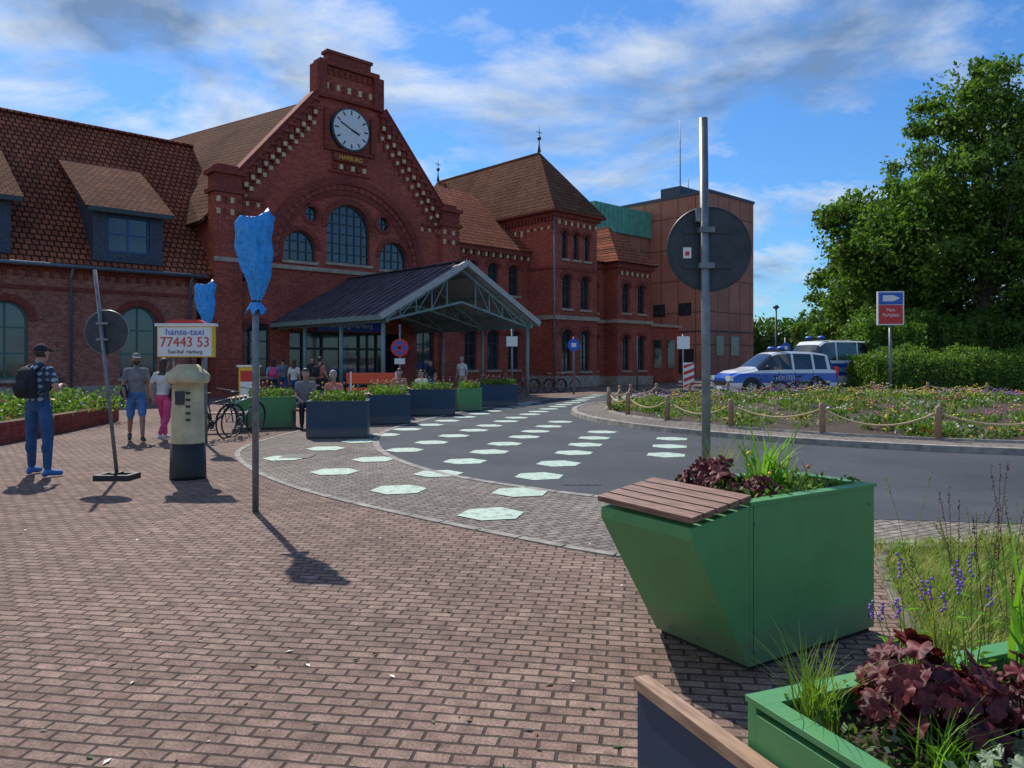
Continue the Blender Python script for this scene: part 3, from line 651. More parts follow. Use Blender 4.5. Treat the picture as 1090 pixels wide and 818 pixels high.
for s in(-1,1):
    slab(CN,[(uc+s*cw,-L,ze),(uc+s*cw,-.02,ze),(uc,-.02,zr),(uc,-L,zr)],ZINC,.07)
    slab(CN,[(uc+s*(cw-.1),-L+.1,ze-.12),(uc+s*(cw-.1),-.05,ze-.12),(uc+s*.1,-.05,zr-.16),(uc+s*.1,-L+.1,zr-.16)],SOFFIT,.03)
    for k in range(17):
        y=-.3-k*.575; CN.beam((uc+s*cw,y,ze+.035),(uc,y,zr+.035),.035,.06,ZINC)
    CN.beam((uc+s*(cw+.05),-L-.03,ze-.08),(uc,-L-.03,zr-.06),.06,.24,FLASH)
    CN.beam((uc+s*(cw+.02),-L-.03,ze-.1),(uc+s*(cw+.02),0,ze-.1),.08,.2,STEELG)
    for y in(-9.2,-6.0,-2.8):
        CN.tube([(uc+s*3.95,y,0),(uc+s*3.95,y,3.3)],.085,STEELG,n=12)
        CN.beam((uc+s*3.95,y,3.25),(uc,y,zr-.3),.08,.14,STEELG)
        CN.beam((uc+s*3.95,y,3.2),(uc,y,4.15),.06,.09,STEELG)
        for t in(.2,.4,.6,.8):
            xx=uc+s*3.95*(1-t); CN.beam((xx,y,3.25+(zr-.3-3.25)*t),(xx,y,3.2+.95*t),.05,.05,STEELG)
            t2=t-.2; x2=uc+s*3.95*(1-t2); CN.beam((xx,y,3.25+(zr-.3-3.25)*t),(x2,y,3.2+.95*t2),.04,.04,STEELG)
    for t in(.15,.5,.85): CN.beam((uc+s*3.95*(1-t),-L+.1,3.3+(zr-.2-3.3)*t),(uc+s*3.95*(1-t),-.1,3.3+(zr-.2-3.3)*t),.07,.1,STEELG)
    CN.beam((uc+s*3.95,-L+.1,3.22),(uc+s*3.95,-.1,3.22),.1,.18,STEELG)
CN.beam((uc,-L,zr+.05),(uc,0,zr+.05),.3,.05,ZINC)
CN.build('entrance_canopy',ST)
T.build('brick_trim',ST); G.build('windows',ST); RF.build('roofs',ST)
mm=MB(); mm.tube([(-33.2,6.7,13.0),(-33.2,6.7,14.2)],.03,GALV,n=5); mm.build('lightning_rod',ST)
MO=empty('office_building',(3.4,50,0),R(43.0))
B=MB(); 
B.bx(29,37.6,7.2,26,0,18.5,PANEL)
B.bx(28.9,37.7,7.1,26.1,18.5,18.8,SLATE)
Bg=MB()
for k in range(5):
    Bg.bx(28.94,28.999,9.3+k*3.2,10.8+k*3.2,6.3,7.6,GLASS)
Bg.bx(30.2,31.6,7.14,7.199,2.2,4.2,GLASS); Bg.bx(33,34.6,7.14,7.199,2.2,4.2,GLASS)
for k in range(4): Bg.bx(28.93,28.999,9+k*4,11.6+k*4,.4,2.9,GLASS)
Bg.bx(28.9,37.7,7.12,7.19,4.6,4.75,SLATE); Bg.bx(28.92,28.998,7.1,26,4.6,4.75,SLATE)
B.bx(20,28.9,14.5,24,0,14.7,PANEL); B.bx(19.7,28.95,14.2,24.3,14.7,17.4,COPPER)
for k in range(14): B.bx(19.9+k*.65,19.96+k*.65,14.12,14.2,14.7,17.4,COPPER)
B.build('walls',MO); Bg.build('windows',MO)
an=MB()
for (x,y,h_) in((31,12,8.5),(33.5,13,2.0),(32.5,12,2.6)): an.tube([(x,y,18.8),(x,y,18.8+h_)],[.07,.03],GALV,n=5)
for k in range(7): an.beam((30.8,12,20+k*.8),(31.2,12,20.3+k*.8),.05,.05,GALV)
an.bx(30.3,34.6,11.5,14,18.8,20.1,SLATE); an.build('roof_antenna',MO)
# ------------------------------------------------------------------ roundabout island
isl=MB(); n=96
def ringpts(r,z): return [(IC.x+r*math.cos(2*math.pi*k/n),IC.y+r*math.sin(2*math.pi*k/n),z) for k in range(n)]
def ringface(mb,r0,z0,r1,z1,mat):
    mb.add(ringpts(r0,z0)+ringpts(r1,z1),[(k,(k+1)%n,(k+1)%n+n,k+n) for k in range(n)],mat)
ringface(isl,10.4,0.0,10.38,.12,KERB); ringface(isl,10.38,.12,10.23,.125,KERB); ringface(isl,10.23,.125,10.23,.11,KERB)
ringface(isl,10.23,.11,9.35,.115,PAVER); ringface(isl,9.35,.115,9.33,.16,KERB); ringface(isl,9.33,.16,9.25,.16,KERB); 
ringface(isl,9.25,.16,9.2,.12,SOIL); ringface(isl,9.2,.12,6,.3,SOIL); ringface(isl,6,.3,2,.45,SOIL); ringface(isl,2,.45,.01,.5,SOIL)
isl.build('roundabout_island')
rng=np.random.default_rng(5); P=[]
cl=[]
while len(cl)<860:
    a=rng.uniform(0,2*math.pi); r=9.15*math.sqrt(rng.uniform(0.0,1)); x=IC.x+r*math.cos(a); y=IC.y+r*math.sin(a)
    if r<9.0: 
        pt=math.sin(x*1.7+.5)*math.sin(y*1.3)
        if pt<-.75 : continue
        cl.append((x,y,0.12+0.35*(1-r/9.1),rng.uniform(.06,.26)+.25*max(0,pt)*rng.uniform(.4,1),rng.uniform(.15,.42)))
for (x,y,z,h_,s) in cl:
    m=62; q=rng.normal(size=(m,3))*np.array([s*.6,s*.6,0]); q[:,2]=rng.uniform(0,1,m)**.8*h_; P.append(q+np.array([x,y,z]))
e=empty('flower_bed'); leaves_obj('foliage',np.concatenate(P),.045,LEAF,e,seed=4,mats=[LEAF,LEAFD,LEAFY,SILV,FLW,FLR,FLO],probs=[.34,.22,.31,.06,.03,.02,.02])
gb=MB(); pr=random.Random(4)
for (x,y,z,h_,s) in cl[::2]:
    if y<25: blades(gb,(x,y,z),14,h_*1.9+.05,.15,.013,pr.choice([STRAP,GRASSM,LEAFY,GRASSM]),pr,.5)
for (x,y,z,h_,s) in cl[::3]:
    fm=pr.choice([FLW,FLW,FLK,FLR,FLO,FLP])
    for k in range(9): gb.ell((x+pr.gauss(0,.18),y+pr.gauss(0,.18),z+h_*pr.uniform(.9,1.5)+.04),(.03,.03,.02),fm,6,4)
gb.build('tall_stems',e)
fe=empty('rope_fence'); fb=MB(); PR=9.28; angs=[]
a=math.pi*.86
while a<math.pi*2.05: angs.append(a); a+=2.05/PR
pp=[(IC.x+PR*math.cos(q),IC.y+PR*math.sin(q)) for q in angs]
angs2=[]; a=math.pi*.05
while a<math.pi*.86-0.1: angs2.append(a); a+=2.05/PR
pp2=[(IC.x+PR*math.cos(q),IC.y+PR*math.sin(q)) for q in angs2]
pr=random.Random(6)
for L_ in(pp2+pp,):
    for (x,y) in L_:
        dx,dy=pr.uniform(-.02,.02),pr.uniform(-.02,.02)
        fb.tube([(x,y,.1),(x+dx,y+dy,.72),(x+dx,y+dy,.76)],[.062,.06,.045],WOODL,n=10)
    for (a_,b_) in zip(L_,L_[1:]):
        sag=pr.uniform(.18,.30)
        pts=[(a_[0]+(b_[0]-a_[0])*t/10,a_[1]+(b_[1]-a_[1])*t/10,.64-sag*(1-(2*t/10-1)**2)) for t in range(11)]
        fb.tube(pts,.02,ROPE,n=6)
fb.build('posts_and_rope',fe)
# ------------------------------------------------------------------ planters
def planter(name,loc,rot,Lx,Wy,Hh,mat,seed=1,big=False,bench=True,over=.42,plants=True):
    e=empty(name,(loc[0],loc[1],0),rot); b=MB(); t=.035; z0=.03
    o=over if bench else 0
    b.bx(0,Lx,0,t,z0,Hh,mat); b.bx(0,Lx,Wy-t,Wy,z0,Hh,mat); b.bx(Lx-t,Lx,t,Wy-t,z0,Hh,mat); b.bx(0,t,t,Wy-t,z0,Hh-.02,mat)
    b.bx(.02,Lx-.02,.02,Wy-.02,0,z0,BLACK)
    rr=.028
    b.bx(-.0,Lx+.012,-.012,t+rr,Hh,Hh+.018,mat); b.bx(0,Lx+.012,Wy-t-rr,Wy+.012,Hh,Hh+.018,mat); b.bx(Lx-t-rr,Lx+.012,t+rr,Wy-t-rr,Hh,Hh+.018,mat); b.bx(0,t+rr,t+rr,Wy-t-rr,Hh,Hh+.018,mat)
    if bench:
        hz=Hh-.07
        vs=[(-.002,.0,z0),(-.002,Wy,z0),(-o,Wy,hz-.06),(-o,0,hz-.06),(-o,0,hz),(-o,Wy,hz),(-.002,0,Hh-.005),(-.002,Wy,Hh-.005)]
        b.add(vs,[(0,1,2,3),(3,2,5,4),(0,3,4,6),(1,7,5,2),(4,5,7,6)],mat)
        ns=5; sl=MB()
        for k in range(ns):
            u=(k+.5)/ns; xx=-o-.02+(o+.02)*u; zz=hz+.03+(Hh-hz)*u
            sl.obox((xx,Wy/2,zz+.012),Vector((o/ns*.42,0,(Hh-hz)/ns*.42)),Vector((0,Wy/2+.02,0)),Vector((0,0,.016)),WOOD)
        sl.build('seat_slats',e,bevel=.004 if big else 0)
    if big:
        for zz in(.1,Hh-.1):
            for xx in (.04,Lx-.05): b.tube([(xx,-.0,zz),(xx,-.008,zz)],.008,GALV,n=8)
        for k in range(3): b.tube([(-.05-.0,0.12+k*.2,.09),(-.06,.12+k*.2,.087)],.007,GALV,n=8)
        b.bx(.028,.031,-.0015,0,z0+.02,Hh-.002,BLACK)
    b.bx(t,Lx-t,t,Wy-t,Hh-.12,Hh-.07,SOIL)
    b.build('box',e,bevel=.006 if big else 0)
    pr=random.Random(seed)
    if plants:
        f=MB()
        for i in range(int(Lx*Wy*16)+3):
            x=pr.uniform(.12,Lx-.12);y=pr.uniform(.1,Wy-.1)
            blades(f,(x,y,Hh-.08),16,pr.uniform(.18,.55),.1,.014,pr.choice([STRAP,LEAF,LEAFY,GRASSM]),pr,.8)
        for i in range(int(Lx*Wy*36)):
            x=pr.uniform(.08,Lx-.08);y=pr.uniform(.06,Wy-.06); f.ell((x,y,Hh+pr.uniform(.03,.38)),.02,pr.choice([FLW,FLR,FLO,FLP,FLK]),6,4)
        f.build('plants',e)
        m=int(1300*Lx*Wy); rg=np.random.default_rng(seed)
        c=np.stack([rg.uniform(.04,Lx-.04,m),rg.uniform(.04,Wy-.04,m),Hh-.07+rg.uniform(0,1,m)**1.5*.28],1)
        leaves_obj('low_foliage',c,.035,LEAF,e,seed=seed,mats=[LEAF,LEAFD,LEAFY],probs=[.4,.3,.3])
    return e
g1=planter('planter',(1.22,3.86),R(32.7),1.10,.68,.86,GREENP,big=True,plants=False)
f=MB(); pr=random.Random(7)
heuchera(f,(.22,.45,.79),60,.045,.2,.25,PURP,pr); heuchera(f,(.3,.2,.79),26,.035,.14,.16,PURP,pr)
blades(f,(.58,.35,.79),34,.56,.13,.026,STRAP,pr,.6); blades(f,(.42,.3,.79),16,.46,.08,.022,STRAP,pr,.8)
blades(f,(.85,.35,.79),50,.28,.14,.010,LEAFY,pr,.9); blades(f,(.35,.55,.79),50,.48,.12,.006,GRASSM,pr,.6)
heuchera(f,(.5,.18,.79),34,.028,.14,.10,LEAF,pr); heuchera(f,(.9,.2,.79),30,.028,.14,.10,LEAFY,pr); heuchera(f,(.75,.5,.79),30,.03,.16,.14,LEAF,pr)
for i in range(9): f.ell((pr.uniform(.4,.9),pr.uniform(.2,.5),.79+pr.uniform(.12,.28)),.012,pr.choice([FLO,FLW]),6,4)
f.build('plants',g1)
m=1500; rg=np.random.default_rng(3); c=np.stack([rg.uniform(.05,1.05,m),rg.uniform(.05,.62,m),.79+rg.uniform(0,1,m)**1.5*.12],1)
leaves_obj('low_foliage',c,.020,LEAF,g1,seed=3,mats=[LEAF,LEAFD,LEAFY],probs=[.4,.3,.3])
g2=planter('planter',(.91,1.585),R(22),1.6,.62,.62,GREENP,big=True,bench=False,plants=False)
f=MB(); pr=random.Random(11); zz=.56
heuchera(f,(.40,.36,zz),95,.042,.19,.25,PURP,pr); heuchera(f,(.66,.28,zz),40,.038,.15,.19,PURP,pr)
blades(f,(.14,.5,zz),120,.32,.06,.005,LEAFY,pr,.7); blades(f,(.6,.5,zz),70,.42,.1,.007,GRASSM,pr,.5); blades(f,(.25,.2,zz),60,.22,.07,.006,STRAP,pr,.8)
blades(f,(.88,.3,zz),16,.42,.08,.024,STRAP,pr,.6); blades(f,(1.0,.5,zz),8,.62,.06,.026,STRAP,pr,.4)
heuchera(f,(.38,.09,zz),40,.03,.13,.08,SILV,pr); heuchera(f,(.62,.08,zz),44,.034,.15,.09,SILV,pr)
for i in range(3): salvia(f,(.5+.13*i,.5,zz),4,.42,pr,FLP)
for i in range(90):
    x,y=pr.uniform(.05,1.5),pr.uniform(.05,.55); f.ell((x,y,zz-.008),(pr.uniform(.006,.02),pr.uniform(.006,.02),.008),pr.choice([BARK,SOIL,DRYL]),6,4)
f.build('plants',g2)
m=1300; rg=np.random.default_rng(9); c=np.stack([rg.uniform(.05,1.5,m),rg.uniform(.04,.58,m),zz+rg.uniform(0,1,m)**2*.09],1)
leaves_obj('low_foliage',c,.015,LEAF,g2,seed=3,mats=[LEAF,LEAFD,LEAFY,SILV],probs=[.4,.2,.2,.2])
be=empty('bench',(.45,2.6,0),R(-68)); b=MB()
b.bx(0,1.5,-.02,.02,.02,.47,NAVY); b.bx(-.01,1.5,-.03,.03,.47,.51,WOODL)
for k in range(3): b.bx(.30,1.5,.04+k*.065,.095+k*.065,.36,.39,WOOD)
b.bx(.32,.36,.02,.2,.02,.36,NAVY); b.build('bench_parts',be,bevel=.004)
planter('planter',(-6.2,17.6),R(20),1.1,.8,.74,GREENP,seed=21)
planter('planter',(-4.25,15.5),R(8),1.25,.95,.76,NAVY,seed=22,bench=False)
planter('planter',(-3.55,18.9),R(15),1.0,.9,.74,NAVY,seed=23,bench=True)
planter('planter',(-2.95,22),R(12),1.3,.9,.76,NAVY,seed=24,bench=True); planter('planter',(-1.7,24.0),R(12),.75,.8,.72,GREENP,seed=25,bench=False)
planter('planter',(-1.1,26.5),R(12),1.35,.9,.76,NAVY,seed=26,bench=True)
planter('planter',(-4.0,20.8),R(12),1.1,.8,.72,NAVY,seed=27,bench=True)
# grass verge
sheet('lawn',[(2.35,4.35),(2.75,5.4),(3.15,6.35),(6,6.55),(14,6.6),(14,-2),(2.6,-2),(2.9,2.5)],.006,GRASSG)
strip('lawn_kerb',resample([(14,6.62),(6,6.58),(3.1,6.4),(2.7,5.4),(2.3,4.35),(2.8,2.5)],.6),.07,-.05,.03,KERBD)
gm=MB(); pr=random.Random(2)
for i in range(5200):
    y=pr.uniform(2.6,6.6); x=pr.uniform(max(2.26,2.30+.38*(y-4.3)),.72*y+.5)
    k=.5+.8*math.sin(x*3.1+1)*math.sin(y*2.3)
    blades(gm,(x,y,.005),4,pr.uniform(.05,.14)+.16*max(0,k)*pr.random(),.06,.0075,pr.choice([GRASSM,GRASSM,LEAFY,STRAP]),pr,1.0)
for i in range(26):
    y=pr.uniform(3.9,6.2); x=pr.uniform(2.45+.38*(y-4.3),.70*y+.1)
    h_=pr.uniform(.3,.95); mt=PURP if pr.random()<.4 else GRASSM
    for k in range(2):
        dx,dy=pr.uniform(-.2,.2),pr.uniform(-.2,.2)
        gm.tube([(x,y,0),(x+dx*.5,y+dy*.5,h_*.6),(x+dx,y+dy,h_)],[.003,.002,.0015],mt,n=4,caps=False)
        for j in range(14):
            t=pr.uniform(.55,1); gm.ell((x+dx*t+pr.uniform(-.012,.012),y+dy*t,h_*t+pr.uniform(-.02,.03)),.005,mt,5,4)
gm.build('grass_tufts')
# ------------------------------------------------------------------ signs & poles
def bagpole(name,x,y,ztop,zb,r=.035):
    e=empty(name,(x,y,0)); b=MB(); b.tube([(0,0,0),(0,0,ztop-.05)],r,GALV,n=12)
    b.build('pole',e)
    g=MB(); nn=40; K=26; vs=[];fs=[]
    for j in range(K+1):
        t=j/K; z=zb+(ztop-zb)*t
        if t<.06: rx=.045;ry=.045
        else:
            rx=.045+.135*min(1,(t-.05)/.5)**.75; ry=.045+.05*min(1,(t-.05)/.3)
        if t>.9: ry*=.45; rx*=1.0-.25*(t-.9)/.1
        for k in range(nn):
            a=2*math.pi*k/nn; w=1+.10*math.sin(5*a+t*4)+.08*math.sin(11*a-5*t)+.06*math.sin(7*a+17*t)
            vs.append((rx*w*math.cos(a)+.02*math.sin(t*7),ry*w*math.sin(a),z+.03*math.sin(a*2+1)*t+(.05*math.cos(a) if j==K else 0)))
    for j in range(K):
        for k in range(nn): k2=(k+1)%nn; fs.append((j*nn+k,j*nn+k2,(j+1)*nn+k2,(j+1)*nn+k))
    fs.append(tuple(range(K*nn,(K+1)*nn))); g.add(vs,fs,BAG,True)
    vs=[]
    for j in range(4):
        for k in range(nn):
            a=2*math.pi*k/nn; r_=.05+.014*j*(1+.5*math.sin(4*a)); vs.append((r_*math.cos(a),r_*math.sin(a),zb+.01-.035*j+.01*math.sin(5*a)*j))
    g.add(vs,[(j*nn+k,j*nn+(k+1)%nn,(j+1)*nn+(k+1)%nn,(j+1)*nn+k) for j in range(3) for k in range(nn)],BAG,True)
    g.add([(.08,0,ztop-.02),(.15,.02,ztop+.02),(.20,.03,ztop-.02),(.175,.02,ztop-.14)],[(0,1,2,3)],BAG,True)
    for k in range(2): g.tube([(.05*math.cos(q*.628),.05*math.sin(q*.628),zb+.012+k*.012) for q in range(11)],.006,BLACK,n=5,caps=False)
    g.build('plastic_bag',e); return e
bagpole('covered_traffic_sign',-2.73,8.0,3.16,2.22)
bagpole('covered_traffic_sign',-5.95,14.6,3.12,2.25)
s1=empty('traffic_sign',(1.42,5.5,0)); b=MB()
b.tube([(0,0,0),(0.0,0,1.6),(-.02,0,3.38)],.032,GALV,n=14)
b.build('pole',s1); b=MB(); cz=2.43; ax=.035
b.tube([(ax,.04,cz),(ax,.055,cz)],.305,SIGNBACK,n=56,smooth=False)
b.tube([(ax+.305*math.cos(t*math.pi/28),.045,cz+.305*math.sin(t*math.pi/28)) for t in range(57)],.011,SIGNBACK,n=6,caps=False)
for z in(2.30,2.56): b.bx(-.055,.055,-.04,.04,z-.02,z+.02,GALV); b.bx(-.16,.2,.03,.038,z-.018,z+.018,SIGNBACK)
b.bx(-.075,-.04,-.03,.03,2.62,2.72,GALV)
b.bx(-.16,-.10,.032,.0385,2.36,2.44,WHITE); b.bx(-.145,-.115,.03,.0375,2.38,2.41,RED); b.build('sign_plate',s1)
s2=empty('traffic_sign',(-5.38,10.24,0)); b=MB(); tp=Vector((-.36,.1,2.86))
b.tube([(0,0,0.03),tp],.025,GALV,n=10); q=tp*.70; b.tube([q+Vector((.05,.035,0)),q+Vector((.05,.05,0))],.3,SIGNBACK,n=44,smooth=False)
b.tube([q+Vector((.05+.3*math.cos(t*math.pi/22),.042,.3*math.sin(t*math.pi/22))) for t in range(45)],.009,GALV,n=5,caps=False)
for z in(-.1,.12): b.bx(q.x-.06,q.x+.1,-.0+q.y-.03,q.y+.036,q.z+z-.015,q.z+z+.015,GALV)
b.bx(-.24,.24,-.17,-.10,0,.07,BLACK);b.bx(-.24,.24,.10,.17,0,.07,BLACK);b.bx(-.24,-.18,-.10,.10,0,.07,BLACK);b.bx(.18,.24,-.10,.10,0,.07,BLACK);b.bx(-.04,.04,-.10,.10,0,.09,BLACK)
b.build('pole_and_plate',s2)
tp_=empty('taxi_call_pillar',(-4.44,10.3,0)); b=MB()
prof=[(0,.235),(.06,.235),(.48,.225),(.485,.215),(.5,.215),(1.08,.205),(1.3,.2),(1.3,.25),(1.34,.28),(1.42,.28),(1.46,.24),(1.52,.17),(1.56,.13)]
b.tube([(0,0,z) for z,_ in prof[:3]],[r for _,r in prof[:3]],BLACK,n=32); b.tube([(0,0,z) for z,_ in prof[3:]],[r for _,r in prof[3:]],CREAMP,n=32)
for k in range(5): b.bx(.06,.12,-.216,-.203,.8+k*.09,.83+k*.09,BLACK)
b.bx(-.08,.04,-.225,-.19,1.02,1.2,SIGNBACK)
b.tube([(-.2,0,1.5),(-.2,0,1.66)],.015,GALV,n=6);b.tube([(.2,0,1.5),(.2,0,1.66)],.015,GALV,n=6); b.build('pillar',tp_)
b=MB(); b.bx(-.40,.36,-.05,.05,1.66,2.08,YELLOW); b.bx(-.385,.345,-.056,-.051,1.675,2.065,WHITE); b.bx(-.43,.39,-.062,.062,2.08,2.12,WHITE)
b.prism([(-.3,2.12),(.26,2.12),(.16,2.17),(-.2,2.17)],lambda X,Z,D:(X,D,Z),-.05,.05,RED)
b.build('sign_box',tp_)
text('77443 53',.19,(-.02,-.058,1.86),(R(90),0,0),RED,tp_,'number',sx=.95); text('hansa-taxi',.12,(-.02,-.058,2.0),(R(90),0,0),BLUE,tp_,'brand',sx=1.1); text('Taxi-Ruf  Harburg',.065,(-.02,-.058,1.73),(R(90),0,0),BLACK,tp_,'caption')
s3=empty('no_stopping_sign',(-4.25,28.5,0)); b=MB(); b.tube([(0,0,0),(0,0,3.0)],.04,GALV,n=8)
b.tube([(0,-.04,2.12),(0,-.055,2.12)],.34,RED,n=36,smooth=False); b.tube([(0,-.056,2.12),(0,-.062,2.12)],.27,BLUE,n=36,smooth=False)
for s in(-1,1): b.obox((0,-.066,2.12),Vector((.19,0,s*.19)),Vector((0,.003,0)),Vector((-s*.03,0,.03)),RED)
b.bx(-.2,.2,-.05,-.04,1.5,1.72,WHITE); b.build('parts',s3)
def plainpole(name,x,y,h,extra=None):
    e=empty(name,(x,y,0)); b=MB(); b.tube([(0,0,0),(0,0,h)],.045,GALV,n=8); 
    if extra: extra(b)
    b.build('parts',e)
def white_sq(b): b.bx(-.3,.3,-.06,-.045,2.2,2.8,WHITE)
plainpole('street_sign',8.2,36,2.9,white_sq)
def roundblue(b):
    b.tube([(0,-.05,2.4),(0,-.06,2.4)],.3,BLUE,n=30,smooth=False); b.bx(-.12,.12,-.065,-.061,2.3,2.5,WHITE)
plainpole('street_sign',3.0,36.5,2.8,roundblue)
plainpole('street_sign',-.0,30,2.9,lambda b:b.bx(-.22,.22,-.06,-.045,2.2,2.6,WHITE))
plainpole('street_sign',16,44,3.0,roundblue)
plainpole('steel_pole',7.0,42,3.0)
e=empty('street_lamp',(13.6,38.7,0)); b=MB(); b.tube([(0,0,0),(0,0,.9),(0,0,4.3)],[.09,.06,.045],SIGNBACK,n=10); b.tube([(0,0,4.3),(0,0,4.36),(0,0,4.5)],[.05,.17,.09],SIGNBACK,n=12); b.build('parts',e)
e=empty('construction_beacon',(8.35,35.5,0)); b=MB(); b.bx(-.25,.25,-.02,.02,.25,1.55,WHITE)
for k in range(4):
    z=.3+k*.32; b.add([(-.25,-.024,z),(.25,-.024,z+.2),(.25,-.024,min(1.54,z+.36)),(-.25,-.024,z+.16)],[(0,1,2,3)],RED)
b.bx(-.3,.3,-.2,.2,0,.12,BLACK); b.bx(-.03,.03,-.019,.019,.12,.25,BLACK); b.build('parts',e)
e=empty('advertising_sign',(15.1,30,0),R(-8)); b=MB(); b.bx(-.5,.5,-.06,.06,3.05,4.4,WHITE)
b.bx(-.45,.45,-.066,-.061,3.1,3.85,RED); b.bx(-.45,.45,-.066,-.061,3.87,4.35,BLUE); b.tube([(0,0,0),(0,0,3.05)],.06,GALV,n=8)
b.build('parts',e); text('Mein\nParkplatz',.2,(0,-.07,3.55),(R(90),0,0),WHITE,e,sx=.85); b=MB(); b.prism([(-.3,4.0),(.1,4.0),(.35,4.12),(.1,4.24),(-.3,4.24)],lambda X,Z,D:(X,D,Z),-.07,-.067,WHITE); b.build('pictogram',e)
e=empty('notice_column',(-7.2,20.6,0)); b=MB(); b.bx(-.25,.25,-.12,.12,.35,1.45,YELLOW); b.bx(-.2,.2,-.126,-.121,.5,1.35,WHITE); b.bx(-.2,.2,-.13,-.127,1.05,1.35,RED); b.bx(-.3,.3,-.14,.14,1.45,1.5,WHITE)
b.bx(-.2,-.14,-.05,.05,0,.35,GALV);b.bx(.14,.2,-.05,.05,0,.35,GALV); b.build('parts',e)
e=empty('construction_barrier',(-4.7,25.5,0),R(10)); b=MB()
for z in(.35,.85): b.bx(-.9,.9,-.03,.03,z,z+.36,ORANGE)
for x in(-.75,.75): b.bx(x-.03,x+.03,-.035,.035,.0,1.25,WHITE); b.bx(x-.08,x+.08,-.3,.3,0,.07,BLACK)
b.build('parts',e)
lw=[(-22,11.2),(-12,13.3),(-9.9,14.0),(-10.2,17),(-10.8,20.5),(-14,23.5)]
strip('planting_wall',resample(lw,.6),.28,0,.42,BRICKD)
sheet('bed_ground',[(-22,11.4),(-10.1,14.1),(-10.4,17),(-11,20.4),(-14,23.3),(-20,22)],.34,SOIL)
rng=np.random.default_rng(8); P=[]
for k in range(300):
    x=rng.uniform(-18,-10.4); y=rng.uniform(14.2,20.5)
    m=55; q=rng.normal(size=(m,3))*np.array([.3,.3,0]); q[:,2]=rng.uniform(0,1,m)*rng.uniform(.1,.6); P.append(q+np.array([x,y,.35]))
e=empty('shrub_bed'); leaves_obj('foliage',np.concatenate(P),.055,LEAF,e,seed=9,mats=[LEAF,LEAFD,LEAFY,FLR,FLO],probs=[.35,.25,.35,.025,.025])
# ------------------------------------------------------------------ trees
tree('deciduous_tree',(25.8,41,0),18,[(0,0,11,5.0,4.6,4.5),(-.3,0,15,3.2,3,2.8),(1.5,0,7,5.6,5,3.4),(-3.4,0,8.8,3.4,3,3.0),(3.5,0,12,3.5,3.5,4)],.35,330,230,seed=11,size=.14)
tree('deciduous_tree',(23.4,46,0),12,[(0,0,6.5,4.4,4,4.2),(-1.5,0,9.6,3.0,3,2.4),(2,0,10,2.8,3,2.6)],.3,230,220,seed=12,size=.15)
tree('deciduous_tree',(27.6,56,0),11,[(0,0,5.8,4.8,4,4.6),(0,0,8.8,3.4,3,2.7)],.3,180,210,seed=13,size=.17)
tree('deciduous_tree',(33,44,0),16,[(0,0,9,5,5,5),(0,0,12.5,3.5,3.5,3)],.35,140,170,seed=14,size=.2)
tree('deciduous_tree',(34.5,86,0),8.5,[(0,0,5.0,2.2,2.2,2.6)],.25,60,150,seed=15,size=.18)
tree('deciduous_tree',(31,70,0),7,[(0,0,4.0,3.4,2.4,2.8)],.25,90,170,seed=16,size=.18)
hedge('hedge',[(16.9,34,34.5,37.5,0,1.95)],30000,.065,LEAFY,seed=2)
hedge('shrubbery',[(18.4,34,38.5,41.5,0,3.6)],26000,.11,LEAF,seed=3,w=1.8)
hedge('shrubbery',[(20.0,40,42.5,44.5,0,4.6)],22000,.13,LEAF,seed=33,w=2.2)
hedge('distant_trees',[(30,95,105,115,0,6.5),(-10,34,120,130,0,5)],16000,.38,LEAFD,seed=6,w=3.5)
# ------------------------------------------------------------------ vehicles
def paint(name,base,band,z0,z1):
    m,nt,b=newmat(name); tc=N(nt,'ShaderNodeTexCoord'); sp=N(nt,'ShaderNodeSeparateXYZ'); nt.links.new(tc.outputs['Object'],sp.inputs[0])
    def rng_(i,a,b_):
        g=N(nt,'ShaderNodeMath',operation='GREATER_THAN'); g.inputs[1].default_value=a; l=N(nt,'ShaderNodeMath',operation='LESS_THAN'); l.inputs[1].default_value=b_
        nt.links.new(sp.outputs[i],g.inputs[0]); nt.links.new(sp.outputs[i],l.inputs[0]); mu=N(nt,'ShaderNodeMath',operation='MULTIPLY'); nt.links.new(g.outputs[0],mu.inputs[0]); nt.links.new(l.outputs[0],mu.inputs[1]); return mu.outputs[0]
    c=mixc(nt,rng_(2,z0,z1),base,band)
    ck_=N(nt,'ShaderNodeTexChecker'); ck_.inputs['Scale'].default_value=5.5; ck_.inputs['Color1'].default_value=rgba(band); ck_.inputs['Color2'].default_value=(.75,.75,.2,1); nt.links.new(tc.outputs['Object'],ck_.inputs['Vector'])
    mu=N(nt,'ShaderNodeMath',operation='MULTIPLY'); nt.links.new(rng_(2,z0-.12,z0+.06),mu.inputs[0]); nt.links.new(rng_(0,-2.0,-.3),mu.inputs[1])
    c=mixc(nt,mu.outputs[0],c,ck_.outputs[0])
    nt.links.new(c,b.inputs['Base Color']); b.inputs['Roughness'].default_value=.28; b.inputs['Coat Weight'].default_value=.5
    return m
